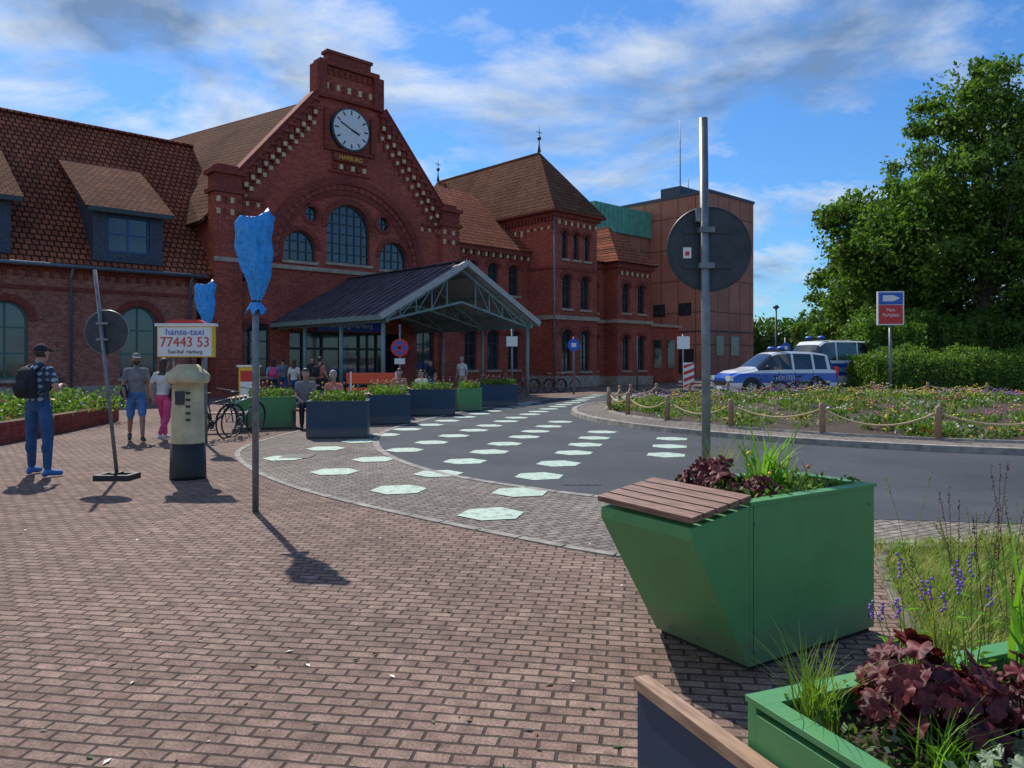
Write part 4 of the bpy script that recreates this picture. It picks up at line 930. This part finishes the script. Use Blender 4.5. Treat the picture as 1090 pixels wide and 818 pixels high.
def car(name,loc,rot,st,L,hw,mat,wheels,wr=.33,pillars=(),bar=None,txt=None,tz=.72):
    e=empty(name,loc,rot); b=MB(); rings=[]
    for (x,zb,zs,zt,wt,w) in st:
        rings.append([(x,0,zb),(x,w*.86,zb),(x,w*.98,zb+.14),(x,w,zb+.32),(x,w*.99,zs-.12),(x,w*.95,zs),(x,wt,zt-.07),(x,wt*.86,zt),(x,wt*.5,zt+.015),(x,0,zt+.02)])
    K=10
    for i in range(len(st)-1):
        A,B=rings[i],rings[i+1]; ca=st[i][3]-st[i][2]>.2; cb=st[i+1][3]-st[i+1][2]>.2
        xm=(st[i][0]+st[i+1][0])/2
        for j in range(K-1):
            mt=mat
            if j==5 and (ca or cb) and not any(p0<xm<p1 for p0,p1 in pillars): mt=GLASS
            if (ca!=cb) and j>=5: mt=GLASS
            if j==0: mt=BLACK
            for sg in(1,-1):
                q=[(p[0],p[1]*sg,p[2]) for p in (A[j],A[j+1],B[j+1],B[j])]
                b.add(q,[(0,1,2,3) if sg<0 else (3,2,1,0)],mt,False)
    for rr in(rings[0],rings[-1]):
        P=[(p[0],p[1],p[2]) for p in rr]+[(p[0],-p[1],p[2]) for p in reversed(rr[1:-1])]
        b.add(P,[tuple(range(len(P)))],mat)
    b.build('body',e)
    w=MB()
    for x in wheels:
        for s in(-1,1):
            y=s*hw
            w.tube([(x,y-s*.25,wr+.02),(x,y+s*.006,wr+.02)],wr+.07,BLACK,n=28,smooth=False)
            w.tube([(x,y-s*.2,wr),(x,y+s*.02,wr),(x,y+s*.03,wr)],[wr,wr,wr-.03],BLACK,n=28,smooth=False)
            w.tube([(x,y+s*.0301,wr),(x,y+s*.036,wr)],[wr*.66,wr*.62],GALV,n=20,smooth=False)
            for k in range(5):
                a=2*math.pi*k/5; w.obox((x+.13*math.cos(a),y+s*.04,wr+.13*math.sin(a)),Vector((math.cos(a),0,math.sin(a)))*.09,Vector((0,.006,0)),Vector((-math.sin(a),0,math.cos(a)))*.02,WHITE)
    w.build('wheels',e)
    d=MB(); x0=st[0][0];xe=st[-1][0]
    for s in(-1,1):
        d.bx(x0-.14,x0+.02,s*(hw-.22)-.17,s*(hw-.22)+.17,.62,.8,WHITE); d.bx(xe-.02,xe+.05,s*(hw-.14)-.1,s*(hw-.14)+.1,.75,1.15,RED)
        d.ell((st[0][0]-1.55,s*(hw+.08),1.12),(.07,.1,.08),BLACK,8,6)
        for xx in(.25,-.45,-1.25):
            d.bx(xx-.006,xx+.006,s*(hw+.001)-.003,s*(hw+.001)+.003,.35,.95,BLACK)
    d.bx(x0-.005,x0+.03,-.45,.45,.45,.62,BLACK); d.bx(x0,x0+.035,-.26,.26,.3,.41,WHITE)
    if bar:
        bxx,bz=bar; d.bx(bxx-.16,bxx+.16,-.6,.6,bz,bz+.05,BLACK)
        for s in(-1,1): d.ell((bxx,s*.38,bz+.1),(.15,.2,.09),BLUE,12,8)
    d.build('details',e)
    if txt:
        for s in(-1,1):
            text(txt,.24,(.0,s*(hw+.008),tz),(R(90),0,R(180) if s>0 else 0),WHITE,e,'lettering')
    return e
PP=paint('police_paint',(0.72,0.74,0.76),(0.01,0.09,0.5),.55,.90)
wag=[(2.35,.3,.62,.70,.55,.70),(2.22,.25,.75,.86,.66,.84),(1.9,.24,.88,.98,.72,.90),(1.35,.24,.96,1.06,.76,.91),(1.15,.24,1.0,1.12,.78,.91),(.45,.24,1.02,1.60,.66,.91),(.2,.24,1.03,1.67,.68,.91),(-.35,.24,1.03,1.70,.69,.91),(-.45,.24,1.03,1.70,.69,.91),(-1.25,.24,1.04,1.68,.68,.91),(-1.35,.24,1.04,1.68,.68,.91),(-1.9,.24,1.04,1.62,.66,.90),(-2.05,.24,1.04,1.58,.65,.89),(-2.3,.28,1.0,1.12,.72,.86),(-2.38,.3,.9,.98,.7,.82)]
c1=car('police_car',(11.9,34.2,0),R(192),wag,4.7,.91,PP,(1.45,-1.4),.34,pillars=((-.46,-.34),(-1.36,-1.24),(-2.06,-1.9)),bar=(-.1,1.72),txt='POLIZEI')
c1.scale=(1.12,1.05,1.2)
PP2=paint('police_van_paint',(0.72,0.74,0.75),(0.01,0.09,0.5),.75,1.28)
van=[(2.55,.3,.75,.85,.6,.8),(2.45,.26,.95,1.05,.75,.93),(1.85,.25,1.15,1.3,.8,.96),(1.2,.25,1.4,2.05,.78,.97),(.95,.25,1.4,2.2,.8,.97),(.3,.25,1.4,2.25,.82,.97),(.2,.25,1.4,2.25,.82,.97),(-1.1,.25,1.4,2.25,.82,.97),(-1.2,.25,1.4,2.25,.82,.97),(-2.4,.25,1.4,2.22,.82,.97),(-2.5,.27,1.4,2.15,.8,.95)]
c2=car('police_van',(16.1,38.6,0),R(206),van,5.1,.97,PP2,(1.7,-1.55),.35,pillars=((.19,.31),(-1.21,-1.09),(-2.6,-2.3)),bar=(.7,2.27),txt='POLIZEI',tz=1.0)
vb=MB(); vb.bx(-2.53,-2.505,-.9,.9,.6,1.15,YELLOW); vb.bx(-2.53,-2.5,-.7,.7,1.3,2.0,GLASS)
for s in(-1,1):
    for xx in(-2.35,-1.55,-.75): vb.bx(xx,xx+.4,s*.985-.004,s*.985+.004,.85,1.22,YELLOW)
vb.build('rear_livery',c2); c2.scale=(1.08,1.05,1.18)
# ------------------------------------------------------------------ bicycles
def bike(name,loc,rot,col,lean=.0):
    e=empty(name,loc,rot); b=MB(); r=.34
    for x in(-.52,.52):
        b.tube([(x+r*math.cos(t*math.pi/14),0,r+r*math.sin(t*math.pi/14)) for t in range(29)],.018,BLACK,n=6,caps=False)
        for k in range(10): a=2*math.pi*k/10; b.tube([(x,0,r),(x+r*math.cos(a),0,r+r*math.sin(a))],.002,GALV,n=3,caps=False)
        b.tube([(x+(r+.03)*math.cos(t*math.pi/14),0,r+(r+.03)*math.sin(t*math.pi/14)) for t in range(1,14)],.012,BLACK,n=5)
    bb=(-.08,0,.3); seat=(-.25,0,.8); hd=(.36,0,.82); hd2=(.4,0,.66)
    for a,c,rr in((bb,seat,.017),(bb,hd2,.02),((-.22,0,.74),hd,.018),((-.52,0,.34),bb,.012),((-.52,0,.34),(-.22,0,.74),.011),(hd,(.52,0,.34),.014),(hd,(.35,0,1.0),.012),(seat,(-.28,0,.93),.014)): b.tube([a,c],rr,col,n=6)
    b.tube([(.28,-.28,1.02),(.36,-.12,1.0),(.36,.12,1.0),(.28,.28,1.02)],.012,BLACK,n=6)
    b.ell((-.3,0,.95),(.13,.08,.035),BLACK,10,6); b.disc((-.08,.02,.3),.09,(0,1,0),GALV,16,.006)
    b.tube([(-.08,.03,.3),(.05,.05,.18)],.009,GALV,n=5);b.tube([(-.08,-.03,.3),(-.2,-.05,.42)],.009,GALV,n=5); b.bx(.0,.1,.05,.13,.17,.19,BLACK); b.bx(-.25,-.15,-.13,-.05,.41,.43,BLACK)
    b.tube([(-.3,0,.72),(-.7,0,.72)],.01,BLACK,n=5); b.tube([(-.68,0,.72),(-.52,0,.34)],.008,BLACK,n=5)
    b.build('bicycle_parts',e); e.rotation_euler=(lean,0,rot); return e
CB=simple('bike_dark',(.03,.04,.06),.4,.1); CR=simple('bike_red',(.3,.03,.03),.4,.1); CS=simple('bike_silver',(.35,.36,.38),.35,.1,metal=.5)
for i,(x,y,r_,c_) in enumerate([(-6.1,15.4,70,CB),(-5.85,16.2,75,CS),(1.5,38.6,35,CB),(2.2,38.9,40,CR),(.7,38.2,30,CS),(2.9,39.4,38,CB),(-.2,37.2,30,CB),(11.2,32.7,170,CB),(12.2,32.75,165,CR),(13.0,32.8,175,CS)]):
    bike('bicycle',(x,y,0.0 if i<7 else .01),R(r_),c_,.08)
# ------------------------------------------------------------------ people
SK=simple('skin',(.46,.26,.19),.55,.08,20,bmp=.02); SKD=simple('skin_tan',(.30,.16,.11),.55,.08,20,bmp=.02)
def plaid():
    m,nt,b=newmat('plaid_shirt'); tc=N(nt,'ShaderNodeTexCoord'); sp=N(nt,'ShaderNodeSeparateXYZ'); nt.links.new(tc.outputs['Object'],sp.inputs[0])
    outs=[]
    for i in(0,2):
        a=N(nt,'ShaderNodeMath',operation='MULTIPLY'); a.inputs[1].default_value=75; nt.links.new(sp.outputs[i],a.inputs[0]); s=N(nt,'ShaderNodeMath',operation='SINE'); nt.links.new(a.outputs[0],s.inputs[0]); outs.append(s.outputs[0])
    ad=N(nt,'ShaderNodeMath',operation='ADD'); nt.links.new(outs[0],ad.inputs[0]); nt.links.new(outs[1],ad.inputs[1])
    r=ramp(nt,ad.outputs[0],[(0.0,(.03,.055,.09)),(.5,(.10,.16,.22)),(1.0,(.34,.42,.48))]); nt.links.new(r.outputs[0],b.inputs['Base Color']); b.inputs['Roughness'].default_value=.85; return m
PLAID=plaid()
def cloth(n,c): return simple(n,c,.9,.28,7,bmp=.6,det=6,spec=.2,bd=.03)
JEAN=cloth('jeans',(.04,.095,.21)); SHORTS=cloth('blue_shorts',(.08,.18,.38)); TEE=cloth('grey_tshirt',(.20,.20,.21)); PINK=cloth('pink_trousers',(.6,.08,.2)); WTOP=cloth('white_top',(.65,.63,.6)); DARKC=cloth('dark_cloth',(.03,.03,.04)); SALM=cloth('salmon_top',(.5,.2,.15)); LBLUE=cloth('light_blue_cloth',(.15,.35,.5)); OLIVE=cloth('beige_cloth',(.35,.29,.2))
HAIRB=simple('hair_brown',(.05,.03,.02),.6,.3,30); HAIRK=simple('hair_black',(.015,.012,.01),.6,.3,30); HAIRG=simple('hair_grey',(.3,.28,.26),.6,.3,30); SHOEB=simple('shoe_blue',(.03,.14,.4),.6,.1); SHOEK=simple('shoe_dark',(.03,.03,.03),.6,.1); SHOEW=simple('shoe_white',(.5,.5,.5),.6,.1); EYEW=simple('eye_white',(.7,.7,.68),.3,.02); LIP=simple('lip',(.3,.09,.08),.5,.05)
def person(name,loc,heading,h,top,bottom,shoe,hair,skin=None,pose=None,sleeve='short',legs='long',cap=None,bag=None,longhair=False,phone=False,vox=.016,beard=False,female=False):
    skin=skin or SK; e=empty(name,loc,heading); s=h/1.75
    V=Vector
    J=dict(pel=(0,0,.95),chest=(0,0,1.28),neck=(0,-.01,1.46),head=(0,.03,1.635),
       shL=(-.175,0,1.42),shR=(.175,0,1.42),elL=(-.235,-.03,1.13),elR=(.235,-.03,1.13),wrL=(-.245,.06,.88),wrR=(.245,.06,.88),
       hiL=(-.09,0,.93),hiR=(.09,0,.93),knL=(-.1,.02,.5),knR=(.1,.02,.5),anL=(-.11,-.02,.09),anR=(.11,-.02,.09))
    if pose: J.update(pose)
    J={k:V(v) for k,v in J.items()}
    for sd in'LR':
        if 'to'+sd not in J: J['to'+sd]=J['an'+sd]+V((-.02 if sd=='L' else .02,.16,-.045))
    raw=MB(); bones=[]
    def seg(a,b,ra,rb,mt,n=12):
        a=V(a);b=V(b); d=(b-a).normalized()
        raw.tube([a-d*ra*.4,a,b,b+d*rb*.4],[ra*.6,ra,rb,rb*.6],mt,n=n); bones.append((a,b,ra,rb,mt))
    P,C,Nk,Hd=J['pel'],J['chest'],J['neck'],J['head']
    pts=[P-V((0,0,.09)),P-V((0,0,.02)),P.lerp(C,.4),P.lerp(C,.75),C,C.lerp(Nk,.45),C.lerp(Nk,.78),Nk]
    fw=.9 if female else 1.0
    rs=[(.12,.09),(.168,.125),(.142*fw,.108),(.155*fw,.115),(.175*fw,.122),(.18*fw,.11),(.13,.085),(.06,.06)]
    raw.tube(pts,rs,top,n=20,side=(1,0,0))
    bones.append((P-V((0,0,.06)),P+V((0,0,.0)),.15,.14,bottom)); bones.append((P.lerp(C,.25),C,.14,.15,top)); bones.append((C,C.lerp(Nk,.8),.15,.10,top))
    bones.append((J['shL'],J['shR'],.06,.06,top)); raw.tube([J['shL']*1.0,Nk-V((0,0,.05)),J['shR']],[.05,.06,.05],top,n=12)
    seg(Nk-V((0,0,.03)),Hd-V((0,.02,.06)),.056,.052,skin)
    hb=Hd
    raw.ell(hb,(.076,.094,.112),skin,16,12); raw.ell(hb+V((0,.03,-.062)),(.052,.056,.052),skin,12,8); raw.ell(hb+V((0,.098,-.018)),(.014,.022,.026),skin,8,6)
    for q in(-1,1): raw.ell(hb+V((q*.078,-.005,-.012)),(.013,.024,.032),skin,8,6)
    raw.ell(hb+V((0,-.018,.028)),(.086,.102,.106),hair,16,12)
    if longhair: raw.ell(hb+V((0,-.065,-.09)),(.078,.05,.14),hair,12,8)
    for sd,q in(('L',-1),('R',1)):
        hi,kn,an,to=J['hi'+sd],J['kn'+sd],J['an'+sd],J['to'+sd]
        lg=bottom if legs=='long' else skin
        ex=.012 if legs=='long' else 0
        seg(hi,kn,.088,.060+ex,bottom)
        if legs=='short': seg(hi.lerp(kn,.3),kn.lerp(hi,.08),.09,.078,bottom)
        seg(kn,an+V((0,0,.04)),.056+ex,.038+ex,lg)
        m=kn.lerp(an,.3)+V((0,-.015,0)); raw.ell(m,(.053+ex,.058+ex,.10),lg,10,8)
        seg(an-V((0,.035,.02)),to,.045,.036,shoe); raw.ell(an+V((0,-.04,-.045)),(.038,.045,.04),shoe,8,6)
        sh,el,wr=J['sh'+sd],J['el'+sd],J['wr'+sd]
        ar=top if sleeve=='long' else skin; ex2=.008 if sleeve=='long' else 0
        mid=sh.lerp(el,.62); seg(sh,mid,.058,.052,top); seg(mid,el,.045+ex2,.039+ex2,ar); seg(el,wr,.039+ex2,.026+ex2*.7,ar)
        d=(wr-el).normalized(); raw.tube([wr-d*.01,wr+d*.03,wr+d*.085],[(.02,.016),(.036,.017),(.034,.014)],skin,n=10,side=(0,1,0) if abs(d.y)<.7 else (1,0,0)); bones.append((wr,wr+d*.09,.03,.03,skin))
    o=raw.build('raw'); md=o.modifiers.new('r','REMESH'); md.mode='VOXEL'; md.voxel_size=vox; md.use_smooth_shade=True
    sm=o.modifiers.new('s','SMOOTH'); sm.factor=.5; sm.iterations=2
    dg=bpy.context.evaluated_depsgraph_get(); ev=o.evaluated_get(dg); me=bpy.data.meshes.new_from_object(ev)
    bpy.data.objects.remove(o)
    me.materials.clear(); ml=[]
    def mi(m_):
        if m_ not in ml: ml.append(m_)
        return ml.index(m_)
    nf=len(me.polygons); cen=np.zeros(nf*3); me.polygons.foreach_get('center',cen); cen=cen.reshape(-1,3)
    best=np.full(nf,1e9); idx=np.zeros(nf,int)
    for a,b,ra,rb,mt in bones:
        A=np.array(a);B=np.array(b); d=B-A; L2=max(1e-9,(d*d).sum()); t=np.clip(((cen-A)@d)/L2,0,1); D=np.linalg.norm(cen-(A+t[:,None]*d),axis=1)-(ra+(rb-ra)*t)
        k=mi(mt); u=D<best; best[u]=D[u]; idx[u]=k
    rel=cen-np.array(hb); hd=(rel[:,2]>-.13)&(np.linalg.norm(rel/np.array([.10,.13,.15]),axis=1)<1.05); idx[hd]=mi(skin)
    hr=hd&(((rel[:,2]>.052)&(rel[:,1]<.085))|((rel[:,1]<-.012)&(rel[:,2]>-.05)&(np.abs(rel[:,0])<.092)&~((np.abs(rel[:,0])>.08)&(rel[:,2]<.02))))
    if longhair: hr|=(rel[:,1]<-.03)&(rel[:,2]>-.24)&(rel[:,2]<.1)&(np.abs(rel[:,0])<.09)&(rel[:,1]>-.14)
    idx[hr]=mi(hair)
    if cap: idx[hd&(rel[:,2]>.03)]=mi(cap)
    if beard: idx[hd&(rel[:,2]<-.035)&(rel[:,1]>.02)&(rel[:,2]>-.12)]=mi(hair)
    for m_ in ml: me.materials.append(m_)
    me.polygons.foreach_set('material_index',idx.astype(np.int32)); me.polygons.foreach_set('use_smooth',np.ones(nf,bool)); me.update()
    bo=bpy.data.objects.new('body',me); COL.objects.link(bo); bo.parent=e; bo.scale=(s,s,s)
    x=MB()
    for q in(-1,1):
        x.ell(hb+V((q*.03,.083,.006)),(.013,.010,.008),EYEW,8,6); x.ell(hb+V((q*.03,.091,.006)),(.006,.004,.006),BLACK,6,5); x.bx(hb.x+q*.03-.014,hb.x+q*.03+.014,hb.y+.083,hb.y+.094,hb.z+.023,hb.z+.028,hair)
    x.ell(hb+V((0,.088,-.055)),(.022,.006,.006),LIP,8,5)
    if cap: x.prism([(-.07,.06),(.07,.06),(.06,.14),(.03,.17),(-.03,.17),(-.06,.14)],lambda X,Y,D:(hb.x+X,hb.y+Y,hb.z+.045+D-(Y-.06)*.2),0,.008,cap)
    for sd,q in(('L',-1),('R',1)):
        el,wr=J['el'+sd],J['wr'+sd]; d=(wr-el).normalized(); sv=V((0,1,0)) if abs(d.y)<.7 else V((1,0,0)); sv=(sv-d*sv.dot(d)).normalized(); inn=V((-q,0,.0)); inn=(inn-d*inn.dot(d)-sv*inn.dot(sv)); inn=inn.normalized() if inn.length>.1 else d.cross(sv)
        for k,l_ in enumerate((.068,.078,.072,.056)):
            b0=wr+d*.078+sv*((1.5-k)*.0175); b1=b0+d*l_*.5+inn*.008; b2=b1+(d*.6+inn*.8).normalized()*l_*.5
            x.tube([b0,b1,b2],[.009,.0085,.007],skin,n=6)
        b0=wr+d*.03+sv*.03; b1=b0+d*.03+sv*.025+inn*.012; b2=b1+d*.03+inn*.015; x.tube([b0,b1,b2],[.011,.010,.008],skin,n=6)
    if phone:
        d=(J['wrR']-J['elR']).normalized(); p=J['wrR']+d*.1; x.obox(p+V((-.02,.0,.02)),V((.038,0,0)),V((0,.03,.07)),V((0,-.004,.002)),BLACK)
    if bag=='backpack' or hasattr(bag,'name'):
        bm=DARKC if bag=='backpack' else bag
        x.tube([C+V((0,-.20,-.24)),C+V((0,-.20,-.2)),C+V((0,-.21,-.05)),C+V((0,-.19,.1)),C+V((0,-.17,.16))],[(.11,.05),(.15,.085),(.15,.095),(.13,.08),(.08,.04)],bm,n=16,side=(1,0,0))
        x.tube([C+V((0,-.28,-.2)),C+V((0,-.29,-.1)),C+V((0,-.28,0))],[(.09,.02),(.11,.04),(.09,.02)],bm,n=12,side=(1,0,0))
        for q in(-1,1): x.tube([C+V((q*.09,-.13,.12)),C+V((q*.1,-.03,.19)),C+V((q*.1,.09,.12)),C+V((q*.11,.135,-.02)),C+V((q*.13,.05,-.14)),C+V((q*.12,-.1,-.17))],[.018]*6,bm,n=6)
    if bag=='shoulder':
        x.tube([C+V((.2,.0,-.38)),C+V((.22,.02,-.3)),C+V((.22,.02,-.15))],[(.05,.1),(.07,.13),(.05,.1)],DARKC,n=12,side=(1,0,0)); x.tube([C+V((.22,.0,-.17)),C+V((.17,.02,.17)),C+V((.19,-.08,0)),C+V((.22,.02,-.17))],.012,DARKC,n=6)
    xo=x.build('face_hands_accessories',e); xo.scale=(s,s,s)
    return e
walk=dict(knL=(-.1,.14,.52),anL=(-.1,.20,.10),knR=(.1,-.03,.49),anR=(.1,-.26,.15),toR=(.11,-.12,.04),elL=(-.23,-.12,1.15),wrL=(-.22,-.06,.9),elR=(.23,.04,1.14),wrR=(.22,.2,.95))
stand=dict(anL=(-.13,.06,.09),knL=(-.12,.06,.5),anR=(.13,-.06,.09),knR=(.11,-.01,.5))
sit=dict(pel=(0,0,.55),chest=(0,.03,.88),neck=(0,.05,1.06),head=(0,.09,1.235),shL=(-.17,.04,1.02),shR=(.17,.04,1.02),elL=(-.22,.06,.75),elR=(.22,.06,.75),wrL=(-.13,.28,.66),wrR=(.13,.28,.66),hiL=(-.09,.02,.53),hiR=(.09,.02,.53),knL=(-.11,.43,.52),knR=(.11,.43,.52),anL=(-.11,.42,.09),anR=(.11,.45,.09))
person('man',(-6.62,10.5,0),R(-12),1.84,PLAID,JEAN,SHOEB,HAIRB,pose=dict(hiL=(-.10,0,.93),hiR=(.10,0,.93),knL=(-.155,.05,.5),anL=(-.20,.10,.09),knR=(.15,.0,.5),anR=(.20,-.06,.09),toR=(.30,.07,.045),elL=(-.29,.0,1.16),wrL=(-.16,.2,1.10),elR=(.29,.0,1.15),wrR=(.14,.22,1.2),head=(0,.06,1.63)),cap=DARKC,bag='backpack',phone=True,vox=.012)
person('man',(-7.5,15.0,0),R(-150),1.76,TEE,SHORTS,SHOEK,HAIRK,skin=SKD,pose=walk,legs='short',bag='shoulder',beard=True,vox=.014,cap=TEE)
person('woman',(-7.0,15.1,0),R(-10),1.66,WTOP,PINK,SHOEW,HAIRB,pose=walk,longhair=True,bag='shoulder',female=True,vox=.014)
person('woman',(-8.9,28.0,0),R(20),1.68,LBLUE,DARKC,SHOEK,HAIRK,pose=walk,bag=PINK,longhair=True,female=True)
person('woman',(-8.0,27.6,0),R(-10),1.66,WTOP,JEAN,SHOEW,HAIRB,pose=stand,female=True,longhair=True)
person('man',(-7.7,29.0,0),R(160),1.78,DARKC,OLIVE,SHOEK,HAIRB,pose=stand)
person('man',(-6.9,27.0,0),R(-30),1.76,SALM,DARKC,SHOEK,HAIRK,pose=walk,bag='backpack')
person('man',(-9.3,30.5,0),R(40),1.75,TEE,JEAN,SHOEK,HAIRB,pose=walk)
person('man',(-2.1,31.5,0),R(150),1.8,WTOP,OLIVE,SHOEK,HAIRG,pose=stand)
person('woman',(-3.3,30.5,0),R(150),1.66,DARKC,JEAN,SHOEK,HAIRK,pose=stand,female=True,longhair=True)
person('woman',(-4.15,17.6,0),R(165),1.8,SALM,DARKC,SHOEK,HAIRG,pose=sit,female=True)
person('man',(-4.95,18.0,0),R(200),1.85,TEE,DARKC,SHOEK,HAIRK,pose=sit)
person('man',(-3.4,22.6,0),R(200),1.8,SALM,JEAN,SHOEK,HAIRK,pose=sit)
person('woman',(-2.95,24.6,0),R(170),1.7,WTOP,DARKC,SHOEK,HAIRB,pose=sit,female=True)
def bench(name,x,y,rot,L=1.3):
    e=empty(name,(x,y,0),rot); b=MB()
    for k in range(4): b.bx(-L/2,L/2,-.2+k*.105,-.11+k*.105,.42,.45,WOOD)
    for s in(-1,1): b.bx(s*L*.38-.03,s*L*.38+.03,-.18,.2,.0,.42,NAVY)
    b.build('parts',e)
bench('bench',-4.15,17.62,R(-15),.9); bench('bench',-4.95,18.02,R(20),.7); bench('bench',-3.4,22.6,R(20)); bench('bench',-6.6,16.9,R(25),1.2); bench('bench',-2.95,24.58,R(-10))
# ------------------------------------------------------------------ light, sky, camera
el=R(47); S=Vector((-.47*math.cos(el),.88*math.cos(el),math.sin(el))).normalized()
ld=bpy.data.lights.new('sun','SUN'); ld.energy=4.8; ld.angle=R(.6); ld.color=(1,.94,.85); lo=bpy.data.objects.new('sun',ld); COL.objects.link(lo); lo.rotation_euler=(-S).to_track_quat('-Z','Y').to_euler(); lo.location=(-20,40,60)
w=bpy.data.worlds.new('World'); scene.world=w; w.use_nodes=True; nt=w.node_tree; nt.nodes.clear()
out=N(nt,'ShaderNodeOutputWorld'); bg=N(nt,'ShaderNodeBackground'); bg.inputs[1].default_value=.15; nt.links.new(bg.outputs[0],out.inputs[0])
sky=N(nt,'ShaderNodeTexSky'); sky.sky_type='NISHITA'; sky.sun_disc=False; sky.sun_elevation=el; sky.sun_rotation=math.atan2(-.47,.88); sky.air_density=1.2; sky.dust_density=.3; sky.ozone_density=3.0
skc=mixc(nt,1.0,sky.outputs[0],(.34,.60,.90),'MULTIPLY')
tc=N(nt,'ShaderNodeTexCoord'); sp=N(nt,'ShaderNodeSeparateXYZ'); nt.links.new(tc.outputs['Generated'],sp.inputs[0])
zz=N(nt,'ShaderNodeMath',operation='MAXIMUM'); zz.inputs[1].default_value=0.0; nt.links.new(sp.outputs[2],zz.inputs[0])
za=N(nt,'ShaderNodeMath',operation='ADD'); za.inputs[1].default_value=.25; nt.links.new(zz.outputs[0],za.inputs[0])
dv=[]
for i in(0,1):
    d=N(nt,'ShaderNodeMath',operation='DIVIDE'); nt.links.new(sp.outputs[i],d.inputs[0]); nt.links.new(za.outputs[0],d.inputs[1]); dv.append(d)
cb=N(nt,'ShaderNodeCombineXYZ'); nt.links.new(dv[0].outputs[0],cb.inputs[0]); nt.links.new(dv[1].outputs[0],cb.inputs[1])
mp=N(nt,'ShaderNodeMapping'); mp.inputs['Rotation'].default_value=(0,0,R(25)); mp.inputs['Scale'].default_value=(1.6,1.9,1); mp.inputs['Location'].default_value=(3.1,1.2,0); nt.links.new(cb.outputs[0],mp.inputs[0])
n1=N(nt,'ShaderNodeTexNoise'); n1.inputs['Scale'].default_value=1.15; n1.inputs['Detail'].default_value=11; n1.inputs['Roughness'].default_value=.6; n1.inputs['Distortion'].default_value=.3; nt.links.new(mp.outputs[0],n1.inputs['Vector'])
m2=N(nt,'ShaderNodeMapping'); m2.inputs['Location'].default_value=(.12,-.2,0); nt.links.new(mp.outputs[0],m2.inputs[0])
n2=N(nt,'ShaderNodeTexNoise'); n2.inputs['Scale'].default_value=1.15; n2.inputs['Detail'].default_value=6; n2.inputs['Roughness'].default_value=.55; n2.inputs['Distortion'].default_value=.3; nt.links.new(m2.outputs[0],n2.inputs['Vector'])
# more cloud towards the west (left) side of the sky
gx=N(nt,'ShaderNodeMath',operation='MULTIPLY_ADD'); gx.inputs[1].default_value=-.10; gx.inputs[2].default_value=.0; nt.links.new(sp.outputs[0],gx.inputs[0])
ga=N(nt,'ShaderNodeMath',operation='ADD'); nt.links.new(n1.outputs['Fac'],ga.inputs[0]); nt.links.new(gx.outputs[0],ga.inputs[1])
cm=ramp(nt,ga.outputs[0],[(.45,0),(.54,.5),(.64,.96)])
ccol=ramp(nt,n2.outputs['Fac'],[(.42,(5.6,5.9,6.2)),(.53,(3.6,4.2,5.0)),(.64,(1.2,1.9,3.2))])
nt.links.new(mixc(nt,cm.outputs[0],skc,ccol.outputs[0]),bg.inputs[0])
cam=bpy.data.cameras.new('Camera'); co=bpy.data.objects.new('Camera',cam); COL.objects.link(co); co.location=(0,0,1.6); co.rotation_euler=(R(90),0,0)
cam.sensor_width=36; cam.lens=26.42; cam.shift_y=-.022; cam.clip_start=.05; cam.clip_end=2000; scene.camera=co
scene.view_settings.view_transform='Standard'; scene.view_settings.look='None'; scene.view_settings.exposure=0
print('done')
